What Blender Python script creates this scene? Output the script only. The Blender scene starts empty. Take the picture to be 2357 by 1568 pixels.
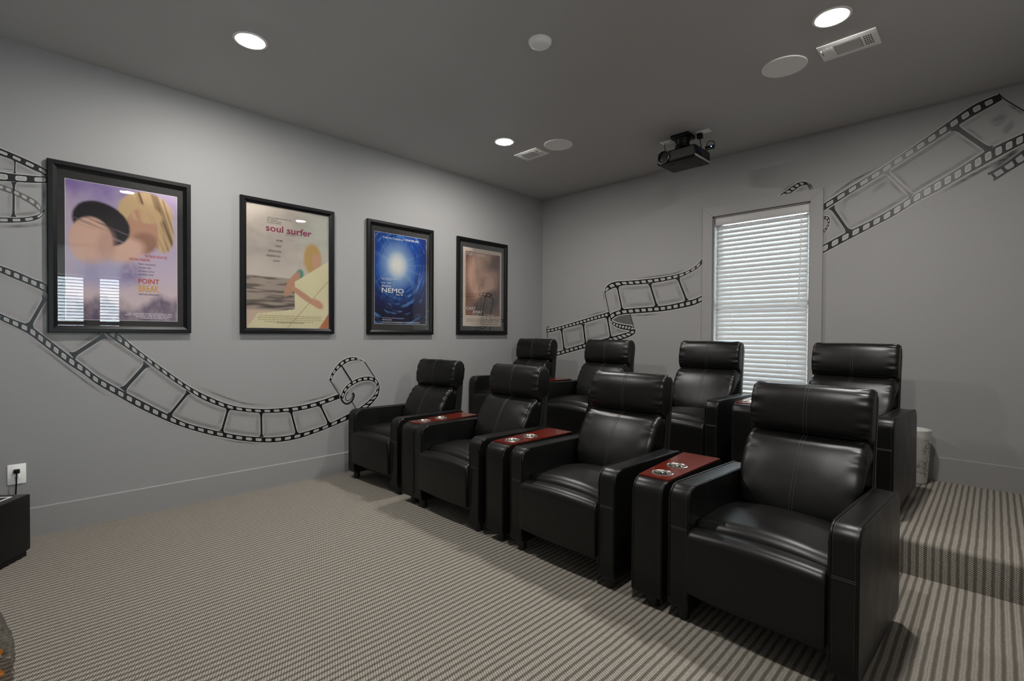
import bpy, bmesh, math, random
import numpy as np
from mathutils import Vector, Matrix
from mathutils.geometry import tessellate_polygon

random.seed(7)
rng = np.random.default_rng(11)
SC = bpy.context.scene
COL = SC.collection
PI = math.pi

# ------------------------------------------------------------------ camera
F_PX, W_PX, H_PX = 1129.045, 2357.0, 1568.0
CAM = Vector((4.2733, -4.9071, 1.2840))
YAW, PITCH, ROLL = 0.7778, -0.0134, 0.0058
FW = Vector((-math.sin(YAW) * math.cos(PITCH), math.cos(YAW) * math.cos(PITCH), math.sin(PITCH)))
_r = Vector((math.cos(YAW), math.sin(YAW), 0))
_u = _r.cross(FW)
RT = _r * math.cos(ROLL) + _u * math.sin(ROLL)
UP = -_r * math.sin(ROLL) + _u * math.cos(ROLL)
cd = bpy.data.cameras.new('camera')
cd.sensor_fit = 'HORIZONTAL'
cd.sensor_width = 36.0
cd.lens = F_PX / W_PX * 36.0
cd.clip_start = 0.02
cam = bpy.data.objects.new('camera', cd)
M = Matrix.Identity(4)
for i in range(3):
    M[i][0], M[i][1], M[i][2], M[i][3] = RT[i], UP[i], -FW[i], CAM[i]
cam.matrix_world = M
COL.objects.link(cam)
SC.camera = cam

# ------------------------------------------------------------------ world, exposure
wd = bpy.data.worlds.new('World')
SC.world = wd
wd.use_nodes = True
bg = wd.node_tree.nodes['Background']
bg.inputs['Color'].default_value = (0.80, 0.91, 1.0, 1)
bg.inputs['Strength'].default_value = 10.0
SC.view_settings.view_transform = 'Standard'
SC.view_settings.look = 'None'
SC.view_settings.gamma = 1.0
SC.view_settings.use_curve_mapping = False
SC.view_settings.exposure = 1.06
LAMP_STRENGTH = 370.0

# room size (metres)
RW, RL, RH = 4.63, 5.65, 3.05
PLAT_Z, PLAT_Y = 0.192, -1.533
BB_H = 0.1815


def ray(u, v):
    return FW + RT * ((u - W_PX / 2) / F_PX) - UP * ((v - H_PX / 2) / F_PX)


def on_left(u, v):
    d = ray(u, v)
    t = -CAM.x / d.x
    return (CAM.y + t * d.y, CAM.z + t * d.z)


def on_back(u, v):
    d = ray(u, v)
    t = -CAM.y / d.y
    return (CAM.x + t * d.x, CAM.z + t * d.z)


# ------------------------------------------------------------------ materials
def srgb(r, g, b):
    f = lambda c: (c / 255 / 12.92) if c / 255 <= 0.04045 else ((c / 255 + 0.055) / 1.055) ** 2.4
    return (f(r), f(g), f(b), 1.0)


class NT:
    def __init__(self, name):
        self.m = bpy.data.materials.new(name)
        self.m.use_nodes = True
        self.t = self.m.node_tree
        self.b = self.t.nodes['Principled BSDF']
        self.out = self.t.nodes['Material Output']

    def n(self, typ, **kw):
        x = self.t.nodes.new(typ)
        for k, v in kw.items():
            if k in ('inputs',):
                for a, b in v.items():
                    x.inputs[a].default_value = b
            else:
                setattr(x, k, v)
        return x

    def l(self, a, b):
        self.t.links.new(a, b)

    def math(self, op, a, b=None, c=None, clamp=False):
        x = self.n('ShaderNodeMath', operation=op)
        x.use_clamp = clamp
        for i, v in enumerate((a, b, c)):
            if v is None:
                continue
            if isinstance(v, (int, float)):
                x.inputs[i].default_value = v
            else:
                self.l(v, x.inputs[i])
        return x.outputs[0]

    def mix(self, fac, a, b):
        x = self.n('ShaderNodeMix', data_type='RGBA')
        for sock, v in ((x.inputs[0], fac), (x.inputs[6], a), (x.inputs[7], b)):
            if isinstance(v, (int, float)):
                sock.default_value = v
            elif isinstance(v, tuple):
                sock.default_value = v
            else:
                self.l(v, sock)
        return x.outputs[2]

    def noise(self, scale, detail=2.0, rough=0.5, vec=None):
        x = self.n('ShaderNodeTexNoise')
        x.inputs['Scale'].default_value = scale
        x.inputs['Detail'].default_value = detail
        x.inputs['Roughness'].default_value = rough
        if vec is None:
            vec = self.n('ShaderNodeNewGeometry').outputs['Position']
        self.l(vec, x.inputs['Vector'])
        return x.outputs[0]

    def bump(self, h, strength=0.2, dist=0.01):
        x = self.n('ShaderNodeBump')
        x.inputs['Strength'].default_value = strength
        x.inputs['Distance'].default_value = dist
        self.l(h, x.inputs['Height'])
        self.l(x.outputs[0], self.b.inputs['Normal'])
        return x

    def set(self, color=None, rough=None, metal=None, spec=None, coat=None):
        if color is not None:
            self.b.inputs['Base Color'].default_value = color
        if rough is not None:
            self.b.inputs['Roughness'].default_value = rough
        if metal is not None:
            self.b.inputs['Metallic'].default_value = metal
        if spec is not None:
            self.b.inputs['Specular IOR Level'].default_value = spec
        if coat is not None:
            self.b.inputs['Coat Weight'].default_value = coat
        return self


def plain(name, color, rough=0.5, metal=0.0, spec=0.5, coat=0.0):
    return NT(name).set(color, rough, metal, spec, coat).m


def painted_wall(name, color, amp=0.06, rough=0.55, bump=0.05):
    k = NT(name).set(color, rough)
    lo = tuple(c * (1 - amp) for c in color[:3]) + (1,)
    hi = tuple(c * (1 + amp) for c in color[:3]) + (1,)
    k.l(k.mix(k.noise(1.3, 4.0, 0.6), lo, hi), k.b.inputs['Base Color'])
    k.bump(k.noise(260, 2.0), bump, 0.002)
    return k.m


MT = {}
MT['wall'] = painted_wall('wall_paint', (0.285, 0.283, 0.280, 1), 0.04, 0.62)
MT['ceiling'] = painted_wall('ceiling_paint', (0.47, 0.467, 0.46, 1), 0.03, 0.8, 0.03)
MT['trim'] = painted_wall('trim_paint', (0.280, 0.277, 0.273, 1), 0.03, 0.5, 0.02)


def carpet():
    k = NT('striped_loop_carpet').set((0.3, 0.27, 0.23, 1), 0.95, 0, 0.15)
    g = k.n('ShaderNodeNewGeometry')
    s = k.n('ShaderNodeSeparateXYZ')
    k.l(g.outputs['Position'], s.inputs[0])
    x, y, z = s.outputs
    wob = k.math('MULTIPLY', k.math('SUBTRACT', k.noise(9, 2), 0.5), 0.006)
    fine = k.noise(330, 2.0, 0.6)
    jit = k.math('MULTIPLY', k.math('SUBTRACT', fine, 0.5), 0.006)
    xx = k.math('ADD', k.math('ADD', x, wob), jit)
    P = 0.0322
    tri = k.math('DIVIDE', k.math('PINGPONG', xx, P / 2), P / 2)          # 0..1
    stripe = k.math('MULTIPLY', k.math('SUBTRACT', tri, 0.34), 7.0, clamp=True)
    yz = k.math('ADD', y, z)
    # loops: three yarn columns per light band, staggered rows
    colph = k.math('FLOOR', k.math('DIVIDE', x, P / 4))
    yy = k.math('ADD', yz, k.math('MULTIPLY', colph, 0.0037))
    yy = k.math('ADD', yy, jit)
    loop = k.math('ABSOLUTE', k.math('SINE', k.math('MULTIPLY', yy, PI / 0.0105)))
    xcol = k.math('ABSOLUTE', k.math('SINE', k.math('MULTIPLY', xx, PI / (P / 4))))
    h = k.math('MULTIPLY', k.math('POWER', loop, 0.7), k.math('ADD', 0.55, k.math('MULTIPLY', xcol, 0.45)))
    light = k.mix(k.noise(120, 2), srgb(164, 158, 147), srgb(188, 182, 171))
    dark = k.mix(k.noise(160, 2), srgb(102, 96, 88), srgb(136, 130, 120))
    base = k.mix(stripe, dark, light)
    gap = k.mix(k.math('MULTIPLY', h, 1.5, clamp=True), srgb(48, 43, 39), base)
    k.l(gap, k.b.inputs['Base Color'])
    hh = k.math('ADD', h, k.math('MULTIPLY', stripe, 0.35))
    k.bump(hh, 0.9, 0.004)
    return k.m


MT['carpet'] = carpet()


def leather():
    k = NT('black_leather').set((0.0036, 0.0035, 0.0034, 1), 0.35, 0, 0.36)
    oc = k.n('ShaderNodeTexCoord').outputs['Object']
    grain = k.n('ShaderNodeTexVoronoi')
    grain.inputs['Scale'].default_value = 520
    k.l(oc, grain.inputs['Vector'])
    soft = k.noise(7, 1.0, 0.4, oc)
    h = k.math('ADD', k.math('MULTIPLY', grain.outputs[0], 0.035), k.math('MULTIPLY', soft, 0.9))
    k.bump(h, 0.32, 0.012)
    r = k.math('ADD', 0.28, k.math('MULTIPLY', k.noise(8, 1, 0.5, oc), 0.14))
    k.l(r, k.b.inputs['Roughness'])
    return k.m


MT['leather'] = leather()
MT['stitch'] = plain('charcoal_thread', (0.035, 0.034, 0.032, 1), 0.5)
MT['dark'] = plain('black_plastic', (0.003, 0.003, 0.0033, 1), 0.42, 0, 0.22)
MT['foot'] = plain('black_foot_plastic', (0.006, 0.006, 0.008, 1), 0.4)
MT['back_fabric'] = plain('black_backing', (0.008, 0.008, 0.008, 1), 0.5)


def cherry():
    k = NT('cherry_wood').set(srgb(132, 42, 22), 0.22, 0, 0.5, 0.3)
    m = k.n('ShaderNodeMapping')
    m.inputs['Scale'].default_value = (60, 3, 20)
    k.l(k.n('ShaderNodeTexCoord').outputs['Object'], m.inputs[0])
    k.l(k.mix(k.noise(1.0, 4, 0.6, m.outputs[0]), srgb(80, 20, 11), srgb(104, 31, 18)), k.b.inputs['Base Color'])
    return k.m


MT['cherry'] = cherry()
MT['steel'] = plain('brushed_steel', (0.72, 0.68, 0.62, 1), 0.22, 1.0)
MT['white'] = plain('white_plastic', (0.92, 0.92, 0.90, 1), 0.4)
MT['vent'] = plain('white_register_enamel', (0.93, 0.92, 0.90, 1), 0.45)
MT['grille'] = plain('speaker_grille_white', (0.90, 0.89, 0.87, 1), 0.7)
MT['slot'] = plain('dark_slot', (0.03, 0.03, 0.03, 1), 0.8)
MT['frame'] = plain('black_frame_lacquer', (0.004, 0.004, 0.0045, 1), 0.38, 0, 0.22)
MT['mat'] = plain('charcoal_mat_board', (0.035, 0.034, 0.032, 1), 0.8)
MT['mural_black'] = None


def mural_black():
    k = NT('glossy_black_mural_paint').set((0.006, 0.006, 0.0068, 1), 0.27, 0, 0.40)
    k.bump(k.noise(420, 3, 0.7), 0.3, 0.0015)
    return k.m


MT['mural_black'] = mural_black()
MT['mural_pale'] = plain('pale_grey_mural_paint', (0.50, 0.49, 0.475, 1), 0.5)
MT['mural_hole'] = plain('grey_mural_paint', (0.315, 0.308, 0.30, 1), 0.5)
MT['mural_grey'] = plain('dark_grey_mural_paint', (0.095, 0.092, 0.088, 1), 0.5)


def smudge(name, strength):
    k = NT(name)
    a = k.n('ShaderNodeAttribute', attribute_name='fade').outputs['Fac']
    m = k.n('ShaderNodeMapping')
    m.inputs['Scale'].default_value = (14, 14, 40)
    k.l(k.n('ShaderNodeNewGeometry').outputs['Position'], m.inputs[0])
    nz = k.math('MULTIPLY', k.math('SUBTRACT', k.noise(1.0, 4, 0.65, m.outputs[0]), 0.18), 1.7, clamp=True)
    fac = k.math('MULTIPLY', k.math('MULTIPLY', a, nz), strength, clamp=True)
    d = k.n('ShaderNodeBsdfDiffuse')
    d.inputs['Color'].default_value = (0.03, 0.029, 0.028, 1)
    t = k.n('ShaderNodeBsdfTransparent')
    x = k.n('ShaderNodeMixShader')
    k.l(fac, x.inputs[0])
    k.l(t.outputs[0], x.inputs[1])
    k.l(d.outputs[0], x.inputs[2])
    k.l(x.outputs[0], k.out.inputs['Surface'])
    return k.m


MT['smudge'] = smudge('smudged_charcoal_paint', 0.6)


def glass(name, tint=(1, 1, 1, 1), ior=1.5, rough=0.0, gain=1.0):
    k = NT(name)
    fr = k.n('ShaderNodeFresnel')
    fr.inputs['IOR'].default_value = ior
    t = k.n('ShaderNodeBsdfTransparent')
    t.inputs['Color'].default_value = tint
    g = k.n('ShaderNodeBsdfGlossy')
    g.inputs['Roughness'].default_value = rough
    x = k.n('ShaderNodeMixShader')
    k.l(k.math('MULTIPLY', fr.outputs[0], gain, clamp=True), x.inputs[0])
    k.l(t.outputs[0], x.inputs[1])
    k.l(g.outputs[0], x.inputs[2])
    k.l(x.outputs[0], k.out.inputs['Surface'])
    return k.m


MT['glass'] = glass('picture_glass', (0.99, 0.99, 0.99, 1), 1.5, 0.0, 0.6)
MT['pane'] = glass('window_glass', (0.95, 0.97, 0.96, 1), 1.45)
MT['lens'] = plain('projector_lens', (0.01, 0.01, 0.012, 1), 0.05, 0, 1.0)


def slat_mat():
    k = NT('white_blind_slat').set((0.46, 0.46, 0.455, 1), 0.45)
    tr = k.n('ShaderNodeBsdfTranslucent')
    tr.inputs['Color'].default_value = (0.82, 0.82, 0.80, 1)
    x = k.n('ShaderNodeMixShader')
    x.inputs[0].default_value = 0.010
    k.l(k.b.outputs[0], x.inputs[1])
    k.l(tr.outputs[0], x.inputs[2])
    k.l(x.outputs[0], k.out.inputs['Surface'])
    return k.m


MT['slat'] = slat_mat()
MT['blind'] = plain('white_blind_rail', (0.44, 0.435, 0.425, 1), 0.45)
MT['cord'] = plain('white_cord', (0.75, 0.75, 0.74, 1), 0.7)
def shade_cloth():
    k = NT('grey_shade_cloth').set((0.5, 0.52, 0.51, 1), 0.8)
    tr = k.n('ShaderNodeBsdfTranslucent')
    tr.inputs['Color'].default_value = (0.62, 0.68, 0.66, 1)
    x = k.n('ShaderNodeMixShader')
    x.inputs[0].default_value = 0.3
    k.l(k.b.outputs[0], x.inputs[1])
    k.l(tr.outputs[0], x.inputs[2])
    k.l(x.outputs[0], k.out.inputs['Surface'])
    return k.m


MT['shade_cloth'] = shade_cloth()


def emit(name, color, strength):
    k = NT(name)
    e = k.n('ShaderNodeEmission')
    e.inputs['Color'].default_value = color
    e.inputs['Strength'].default_value = strength
    k.l(e.outputs[0], k.out.inputs['Surface'])
    return k.m


MT['lamp'] = emit('lamp_lens', (1.0, 0.965, 0.925, 1), LAMP_STRENGTH)
MT['baffle'] = plain('lamp_baffle_white', (0.55, 0.55, 0.54, 1), 0.6)
MT['led'] = emit('blue_indicator', (0.1, 0.25, 1.0, 1), 6.0)


def marble():
    k = NT('white_marble_print').set((0.7, 0.69, 0.67, 1), 0.35)
    oc = k.n('ShaderNodeTexCoord').outputs['Object']
    nz = k.noise(7, 5, 0.65, oc)
    v = k.math('ABSOLUTE', k.math('SUBTRACT', nz, 0.5))
    vein = k.math('MULTIPLY', v, 40.0, clamp=True)
    msk = k.math('MULTIPLY', k.math('SUBTRACT', k.noise(4, 2, 0.5, oc), 0.42), 8.0, clamp=True)
    vein2 = k.math('MAXIMUM', vein, k.math('SUBTRACT', 1.0, msk))
    k.l(k.mix(vein2, srgb(95, 92, 90), srgb(222, 220, 216)), k.b.inputs['Base Color'])
    return k.m


MT['marble'] = marble()
MT['plastic_film'] = glass('clear_plastic_film', (0.93, 0.92, 0.90, 1), 1.4, 0.15, 0.8)
MT['orange'] = plain('orange_wrapper', srgb(214, 128, 22), 0.3)


def print_mat(name):
    k = NT(name).set((0.5, 0.5, 0.5, 1), 0.5, 0, 0.2)
    a = k.n('ShaderNodeAttribute', attribute_name='print')
    k.l(a.outputs['Color'], k.b.inputs['Base Color'])
    return k.m


MT['print'] = print_mat('poster_print')


# ------------------------------------------------------------------ object helpers
def tag(o, label=None, cat=None, group=None, kind=None):
    if label:
        o['label'] = label
    if cat:
        o['category'] = cat
    if group:
        o['group'] = group
    if kind:
        o['kind'] = kind
    return o


def empty(name, loc, rz=0.0):
    o = bpy.data.objects.new(name, None)
    o.empty_display_size = 0.1
    o.location = loc
    o.rotation_euler = (0, 0, rz)
    COL.objects.link(o)
    return o


def mesh_obj(name, verts, faces, mat, parent=None, smooth=None):
    me = bpy.data.meshes.new(name)
    me.from_pydata([tuple(v) for v in verts], [], [tuple(f) for f in faces])
    me.update()
    return finish(name, me, mat, parent, smooth)


def finish(name, me, mat, parent=None, smooth=None):
    if isinstance(mat, str):
        mat = MT[mat]
    me.materials.append(mat)
    if smooth is not None:
        me.polygons.foreach_set('use_smooth', [True] * len(me.polygons))
        if smooth < 179:
            me.set_sharp_from_angle(angle=math.radians(smooth))
    o = bpy.data.objects.new(name, me)
    COL.objects.link(o)
    if parent is not None:
        o.parent = parent
    return o


def bm_obj(name, bm, mat, parent=None, smooth=None):
    bmesh.ops.recalc_face_normals(bm, faces=bm.faces)
    me = bpy.data.meshes.new(name)
    bm.to_mesh(me)
    bm.free()
    return finish(name, me, mat, parent, smooth)


def bbox(bm, x0, x1, y0, y1, z0, z1, bev=0.0, seg=2, mat=None):
    r = bmesh.ops.create_cube(bm, size=1.0)
    vs = r['verts']
    for v in vs:
        v.co = Vector(((x0 + x1) / 2 + v.co.x * (x1 - x0), (y0 + y1) / 2 + v.co.y * (y1 - y0),
                       (z0 + z1) / 2 + v.co.z * (z1 - z0)))
        if mat is not None:
            v.co = mat @ v.co
    if bev > 0:
        es = {e for v in vs for e in v.link_edges}
        bmesh.ops.bevel(bm, geom=list(es), offset=bev, segments=seg, affect='EDGES', profile=0.5)


def box_obj(name, x0, x1, y0, y1, z0, z1, mat, parent=None, bev=0.0, seg=2, smooth=None):
    bm = bmesh.new()
    bbox(bm, x0, x1, y0, y1, z0, z1, bev, seg)
    return bm_obj(name, bm, mat, parent, (35 if bev > 0 and smooth is None else smooth))


def tube_geo(pts, r, n=8, closed=False, flat=1.0):
    pts = [Vector(p) for p in pts]
    N = len(pts)
    V, Fc = [], []
    prev = None
    for i, p in enumerate(pts):
        a = pts[(i - 1) % N] if (closed or i > 0) else pts[i]
        b = pts[(i + 1) % N] if (closed or i < N - 1) else pts[i]
        t = (b - a).normalized()
        if prev is None:
            up = Vector((0, 0, 1)) if abs(t.z) < 0.9 else Vector((1, 0, 0))
            nn = t.cross(up).normalized()
        else:
            nn = (prev - t * prev.dot(t)).normalized()
        prev = nn
        bb = t.cross(nn)
        rr = r[i] if isinstance(r, (list, tuple)) else r
        for k in range(n):
            an = 2 * PI * k / n
            V.append(p + nn * (rr * math.cos(an)) + bb * (rr * flat * math.sin(an)))
    M_ = N if closed else N - 1
    for i in range(M_):
        j = (i + 1) % N
        for k in range(n):
            k2 = (k + 1) % n
            Fc.append((i * n + k, i * n + k2, j * n + k2, j * n + k))
    if not closed:
        Fc.append(tuple(reversed(range(n))))
        Fc.append(tuple((N - 1) * n + k for k in range(n)))
    return V, Fc


def tubes_obj(name, paths, mat, parent=None, n=6):
    V, Fc = [], []
    for pts, r, closed in paths:
        v, f = tube_geo(pts, r, n, closed)
        o = len(V)
        V += v
        Fc += [tuple(i + o for i in q) for q in f]
    return mesh_obj(name, V, Fc, mat, parent, 60)


def lathe_obj(name, prof, mat, parent=None, n=32, center=(0, 0, 0), cap0=True, cap1=True, smooth=40):
    V, Fc = [], []
    m = len(prof)
    cx, cy, cz = center
    for r, z in prof:
        for k in range(n):
            a = 2 * PI * k / n
            V.append((cx + r * math.cos(a), cy + r * math.sin(a), cz + z))
    for i in range(m - 1):
        for k in range(n):
            k2 = (k + 1) % n
            Fc.append((i * n + k, i * n + k2, (i + 1) * n + k2, (i + 1) * n + k))
    if cap0:
        Fc.append(tuple(reversed(range(n))))
    if cap1:
        Fc.append(tuple((m - 1) * n + k for k in range(n)))
    return mesh_obj(name, V, Fc, mat, parent, smooth)


def prism_x(bm, prof, x0, x1, bev=0.0, seg=2):
    """closed (y,z) profile extruded along x, rims bevelled"""
    a = [bm.verts.new((x0, y, z)) for y, z in prof]
    b = [bm.verts.new((x1, y, z)) for y, z in prof]
    n = len(prof)
    f0 = bm.faces.new(a)
    f1 = bm.faces.new(list(reversed(b)))
    for i in range(n):
        j = (i + 1) % n
        bm.faces.new((a[j], a[i], b[i], b[j]))
    if bev:
        bm.edges.ensure_lookup_table()
        es = list(f0.edges) + list(f1.edges)
        bmesh.ops.bevel(bm, geom=es, offset=bev, segments=seg, affect='EDGES', profile=0.5)


def round_poly(pts, radii, seg=6):
    """round the corners of a closed 2-D polygon"""
    out = []
    n = len(pts)
    for i in range(n):
        p = Vector(pts[i])
        a = Vector(pts[i - 1]) - p
        b = Vector(pts[(i + 1) % n]) - p
        r = radii[i]
        if r <= 0:
            out.append((p.x, p.y))
            continue
        la, lb = a.normalized(), b.normalized()
        ang = math.acos(max(-1, min(1, la.dot(lb))))
        d = r / math.tan(ang / 2)
        p0, p1 = p + la * d, p + lb * d
        bis = (la + lb).normalized()
        c = p + bis * (r / math.sin(ang / 2))
        v0, v1 = p0 - c, p1 - c
        tot = math.acos(max(-1, min(1, v0.normalized().dot(v1.normalized()))))
        sgn = 1 if v0.x * v1.y - v0.y * v1.x > 0 else -1
        for k in range(seg + 1):
            t = sgn * tot * k / seg
            out.append((c.x + v0.x * math.cos(t) - v0.y * math.sin(t), c.y + v0.x * math.sin(t) + v0.y * math.cos(t)))
    return out


def spline(pts, step=3.0):
    """Catmull-Rom through pixel points, resampled by arc length"""
    P = [np.array(p, float) for p in pts]
    P = [2 * P[0] - P[1]] + P + [2 * P[-1] - P[-2]]
    out = []
    for i in range(1, len(P) - 2):
        for k in range(16):
            t = k / 16
            out.append(0.5 * ((2 * P[i]) + (-P[i - 1] + P[i + 1]) * t + (2 * P[i - 1] - 5 * P[i] + 4 * P[i + 1] - P[i + 2]) * t * t
                              + (-P[i - 1] + 3 * P[i] - 3 * P[i + 1] + P[i + 2]) * t ** 3))
    out.append(P[-2])
    A = np.array(out)
    L = np.concatenate([[0], np.cumsum(np.hypot(*np.diff(A, axis=0).T))])
    n = max(4, int(L[-1] / step))
    s = np.linspace(0, L[-1], n)
    return np.stack([np.interp(s, L, A[:, 0]), np.interp(s, L, A[:, 1])], 1)


def copy_tree(o, parent=None):
    c = o.copy()
    COL.objects.link(c)
    c.parent = parent
    for ch in list(o.children):
        copy_tree(ch, c)
    return c


# ------------------------------------------------------------------ room shell
T = 0.15
tag(box_obj('floor', -T, RW + T, -RL - T, 0.0, -0.12, 0.0, 'carpet'), 'beige and brown striped loop carpet floor', None, None, 'structure')
LAMPS = [(1.037, -3.893), (1.037, -1.737), (3.605, -1.718), (3.605, -3.893)]
LAMP_R = 0.0725


def slab_with_holes(outer, holes, z0, z1):
    loops = [outer] + holes
    flat = [p for l in loops for p in l]
    n = len(flat)
    tris = tessellate_polygon([[Vector((p[0], p[1], 0)) for p in l] for l in loops])
    V = [(p[0], p[1], z1) for p in flat] + [(p[0], p[1], z0) for p in flat]
    Fc = [tuple(q) for q in tris] + [tuple(i + n for i in reversed(q)) for q in tris]
    o = 0
    for l in loops:
        m_ = len(l)
        for k in range(m_):
            k2 = (k + 1) % m_
            Fc.append((o + k, o + k2, n + o + k2, n + o + k))
        o += m_
    bm = bmesh.new()
    vs = [bm.verts.new(v) for v in V]
    for f in Fc:
        try:
            bm.faces.new([vs[q] for q in f])
        except ValueError:
            pass
    return bm


bm = slab_with_holes([(-T, -RL - T), (RW + T, -RL - T), (RW + T, T), (-T, T)],
                     [[(lx + LAMP_R * math.cos(2 * PI * k / 40), ly + LAMP_R * math.sin(2 * PI * k / 40)) for k in range(40)] for lx, ly in LAMPS], RH, RH + 0.12)
tag(bm_obj('ceiling', bm, 'ceiling'), 'flat grey painted ceiling', None, None, 'structure')
tag(box_obj('wall_left', -T, 0, -RL - T, T, -0.12, RH, 'wall'), 'grey painted wall with four framed posters', None, None, 'structure')
tag(box_obj('wall_front', -T, RW + T, -RL - T, -RL, -0.12, RH, 'wall'), 'grey painted wall behind the camera', None, None, 'structure')

# carpeted platform for the back row, with a soft nosing
prof = round_poly([(PLAT_Y, 0.0), (PLAT_Y, PLAT_Z), (0.0, PLAT_Z), (0.0, 0.0)], [0, 0.022, 0, 0], 6)
bm = bmesh.new()
prism_x(bm, prof, 0.0, RW)
tag(bm_obj('floor_platform', bm, 'carpet', None, 40), 'carpeted step carrying the back row of recliners', None, None, 'structure')

# window_1 opening in the back wall
WX0, WX1, WZ0, WZ1 = 2.250, 3.108, 0.70, 2.462


def wall_with_hole(name, axis, fixed, a0, a1, z0, z1, h, label):
    """wall slab between a0..a1 (x or y) with openings h=[(b0,b1,c0,c1)]; fixed=(inner,outer)"""
    bm = bmesh.new()
    cuts = [(a0, h[0], z0, z1), (h[1], a1, z0, z1), (h[0], h[1], z0, h[2]), (h[0], h[1], h[3], z1)]
    for b0, b1, c0, c1 in cuts:
        if axis == 'x':
            bbox(bm, b0, b1, fixed[0], fixed[1], c0, c1)
        else:
            bbox(bm, fixed[0], fixed[1], b0, b1, c0, c1)
    return tag(bm_obj(name, bm, 'wall'), label, None, None, 'structure')


wall_with_hole('wall_back', 'x', (0.0, T), -T, RW + T, -0.12, RH, (WX0, WX1, WZ0, WZ1), 'grey painted wall with film strip mural and window')
SY0, SY1, SZ0, SZ1 = -4.66, -3.80, 0.80, 2.46
wall_with_hole('wall_right', 'y', (RW, RW + T), -RL, 0.0, -0.12, RH, (SY0, SY1, SZ0, SZ1), 'grey painted wall beside the camera')


# baseboards
def baseboard(name, x0, x1, y0, y1, z0, axis):
    t = 0.016
    pr = [(0, 0), (t, 0), (t, BB_H - 0.003), (t - 0.003, BB_H), (0, BB_H)]
    bm = bmesh.new()
    if axis == 'left':
        A = [(p[0], y0, z0 + p[1]) for p in pr]
        B = [(p[0], y1, z0 + p[1]) for p in pr]
    elif axis == 'right':
        A = [(RW - p[0], y0, z0 + p[1]) for p in pr]
        B = [(RW - p[0], y1, z0 + p[1]) for p in pr]
    elif axis == 'back':
        A = [(x0, -p[0], z0 + p[1]) for p in pr]
        B = [(x1, -p[0], z0 + p[1]) for p in pr]
    else:
        A = [(x0, -RL + p[0], z0 + p[1]) for p in pr]
        B = [(x1, -RL + p[0], z0 + p[1]) for p in pr]
    a = [bm.verts.new(v) for v in A]
    b = [bm.verts.new(v) for v in B]
    n = len(pr)
    bm.faces.new(a)
    bm.faces.new(list(reversed(b)))
    for i in range(n):
        j = (i + 1) % n
        bm.faces.new((a[j], a[i], b[i], b[j]))
    return tag(bm_obj(name, bm, 'trim'), 'grey painted baseboard', None, None, 'structure')


baseboard('baseboard_left', 0, 0, -RL, PLAT_Y, 0.0, 'left')
baseboard('baseboard_left_upper', 0, 0, PLAT_Y, 0, PLAT_Z, 'left')
baseboard('baseboard_back', 0.016, RW - 0.016, 0, 0, PLAT_Z, 'back')
baseboard('baseboard_right', 0, 0, -RL, PLAT_Y, 0.0, 'right')
baseboard('baseboard_right_upper', 0, 0, PLAT_Y, 0, PLAT_Z, 'right')
baseboard('baseboard_front', 0.016, RW - 0.016, 0, 0, 0.0, 'front')


# ------------------------------------------------------------------ windows
def mitred_casing(root, a0, a1, z0, z1, w, proud, place):
    """four mitred boards round an opening; place(a, depth, z) -> world, depth>0 into the room"""
    o = [(a0 - w, z0 - w), (a1 + w, z0 - w), (a1 + w, z1 + w), (a0 - w, z1 + w)]
    i = [(a0, z0), (a1, z0), (a1, z1), (a0, z1)]
    for k in range(4):
        j = (k + 1) % 4
        g = 0.0002
        quad = [o[k], o[j], i[j], i[k]]
        c = (sum(q[0] for q in quad) / 4, sum(q[1] for q in quad) / 4)
        V = []
        for dpt, ins in ((0.0, 0.0), (proud - 0.0012, 0.0), (proud, 0.0012)):
            for q in quad:
                dx, dz = c[0] - q[0], c[1] - q[1]
                L = math.hypot(dx, dz)
                V.append(place(q[0] + dx / L * (ins + g), dpt, q[1] + dz / L * (ins + g)))
        Fc = []
        for s in (0, 4):
            for m in range(4):
                m2 = (m + 1) % 4
                Fc.append((s + m, s + m2, s + 4 + m2, s + 4 + m))
        Fc.append((8, 9, 10, 11))
        Fc.append((3, 2, 1, 0))
        bm = bmesh.new()
        vs = [bm.verts.new(v) for v in V]
        for f in Fc:
            bm.faces.new([vs[q] for q in f])
        bm_obj('casing_board', bm, 'trim', root)


def slat_mesh(length, width, camber, tilt, thick=0.0028):
    """curved blind slat lying along local x; tilt about x"""
    V, Fc = [], []
    n = 6
    for s in (-1, 1):
        for k in range(n + 1):
            t = k / n - 0.5
            y = t * width
            z = camber * (1 - (2 * t) ** 2)
            for e in (-thick / 2, thick / 2):
                yy, zz = y, z + e
                V.append((s * length / 2, yy * math.cos(tilt) - zz * math.sin(tilt), yy * math.sin(tilt) + zz * math.cos(tilt)))
    m = (n + 1) * 2
    for k in range(n):
        a, b, c, d = k * 2, k * 2 + 2, m + k * 2 + 2, m + k * 2
        Fc.append((a, b, c, d))
        Fc.append((a + 1, d + 1, c + 1, b + 1))
    Fc.append((0, 1, m + 1, m))
    Fc.append((n * 2, m + n * 2, m + n * 2 + 1, n * 2 + 1))
    me = bpy.data.meshes.new('slat')
    me.from_pydata(V, [], Fc)
    me.update()
    me.materials.append(MT['slat'])
    me.polygons.foreach_set('use_smooth', [True] * len(me.polygons))
    me.set_sharp_from_angle(angle=math.radians(50))
    return me


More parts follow.
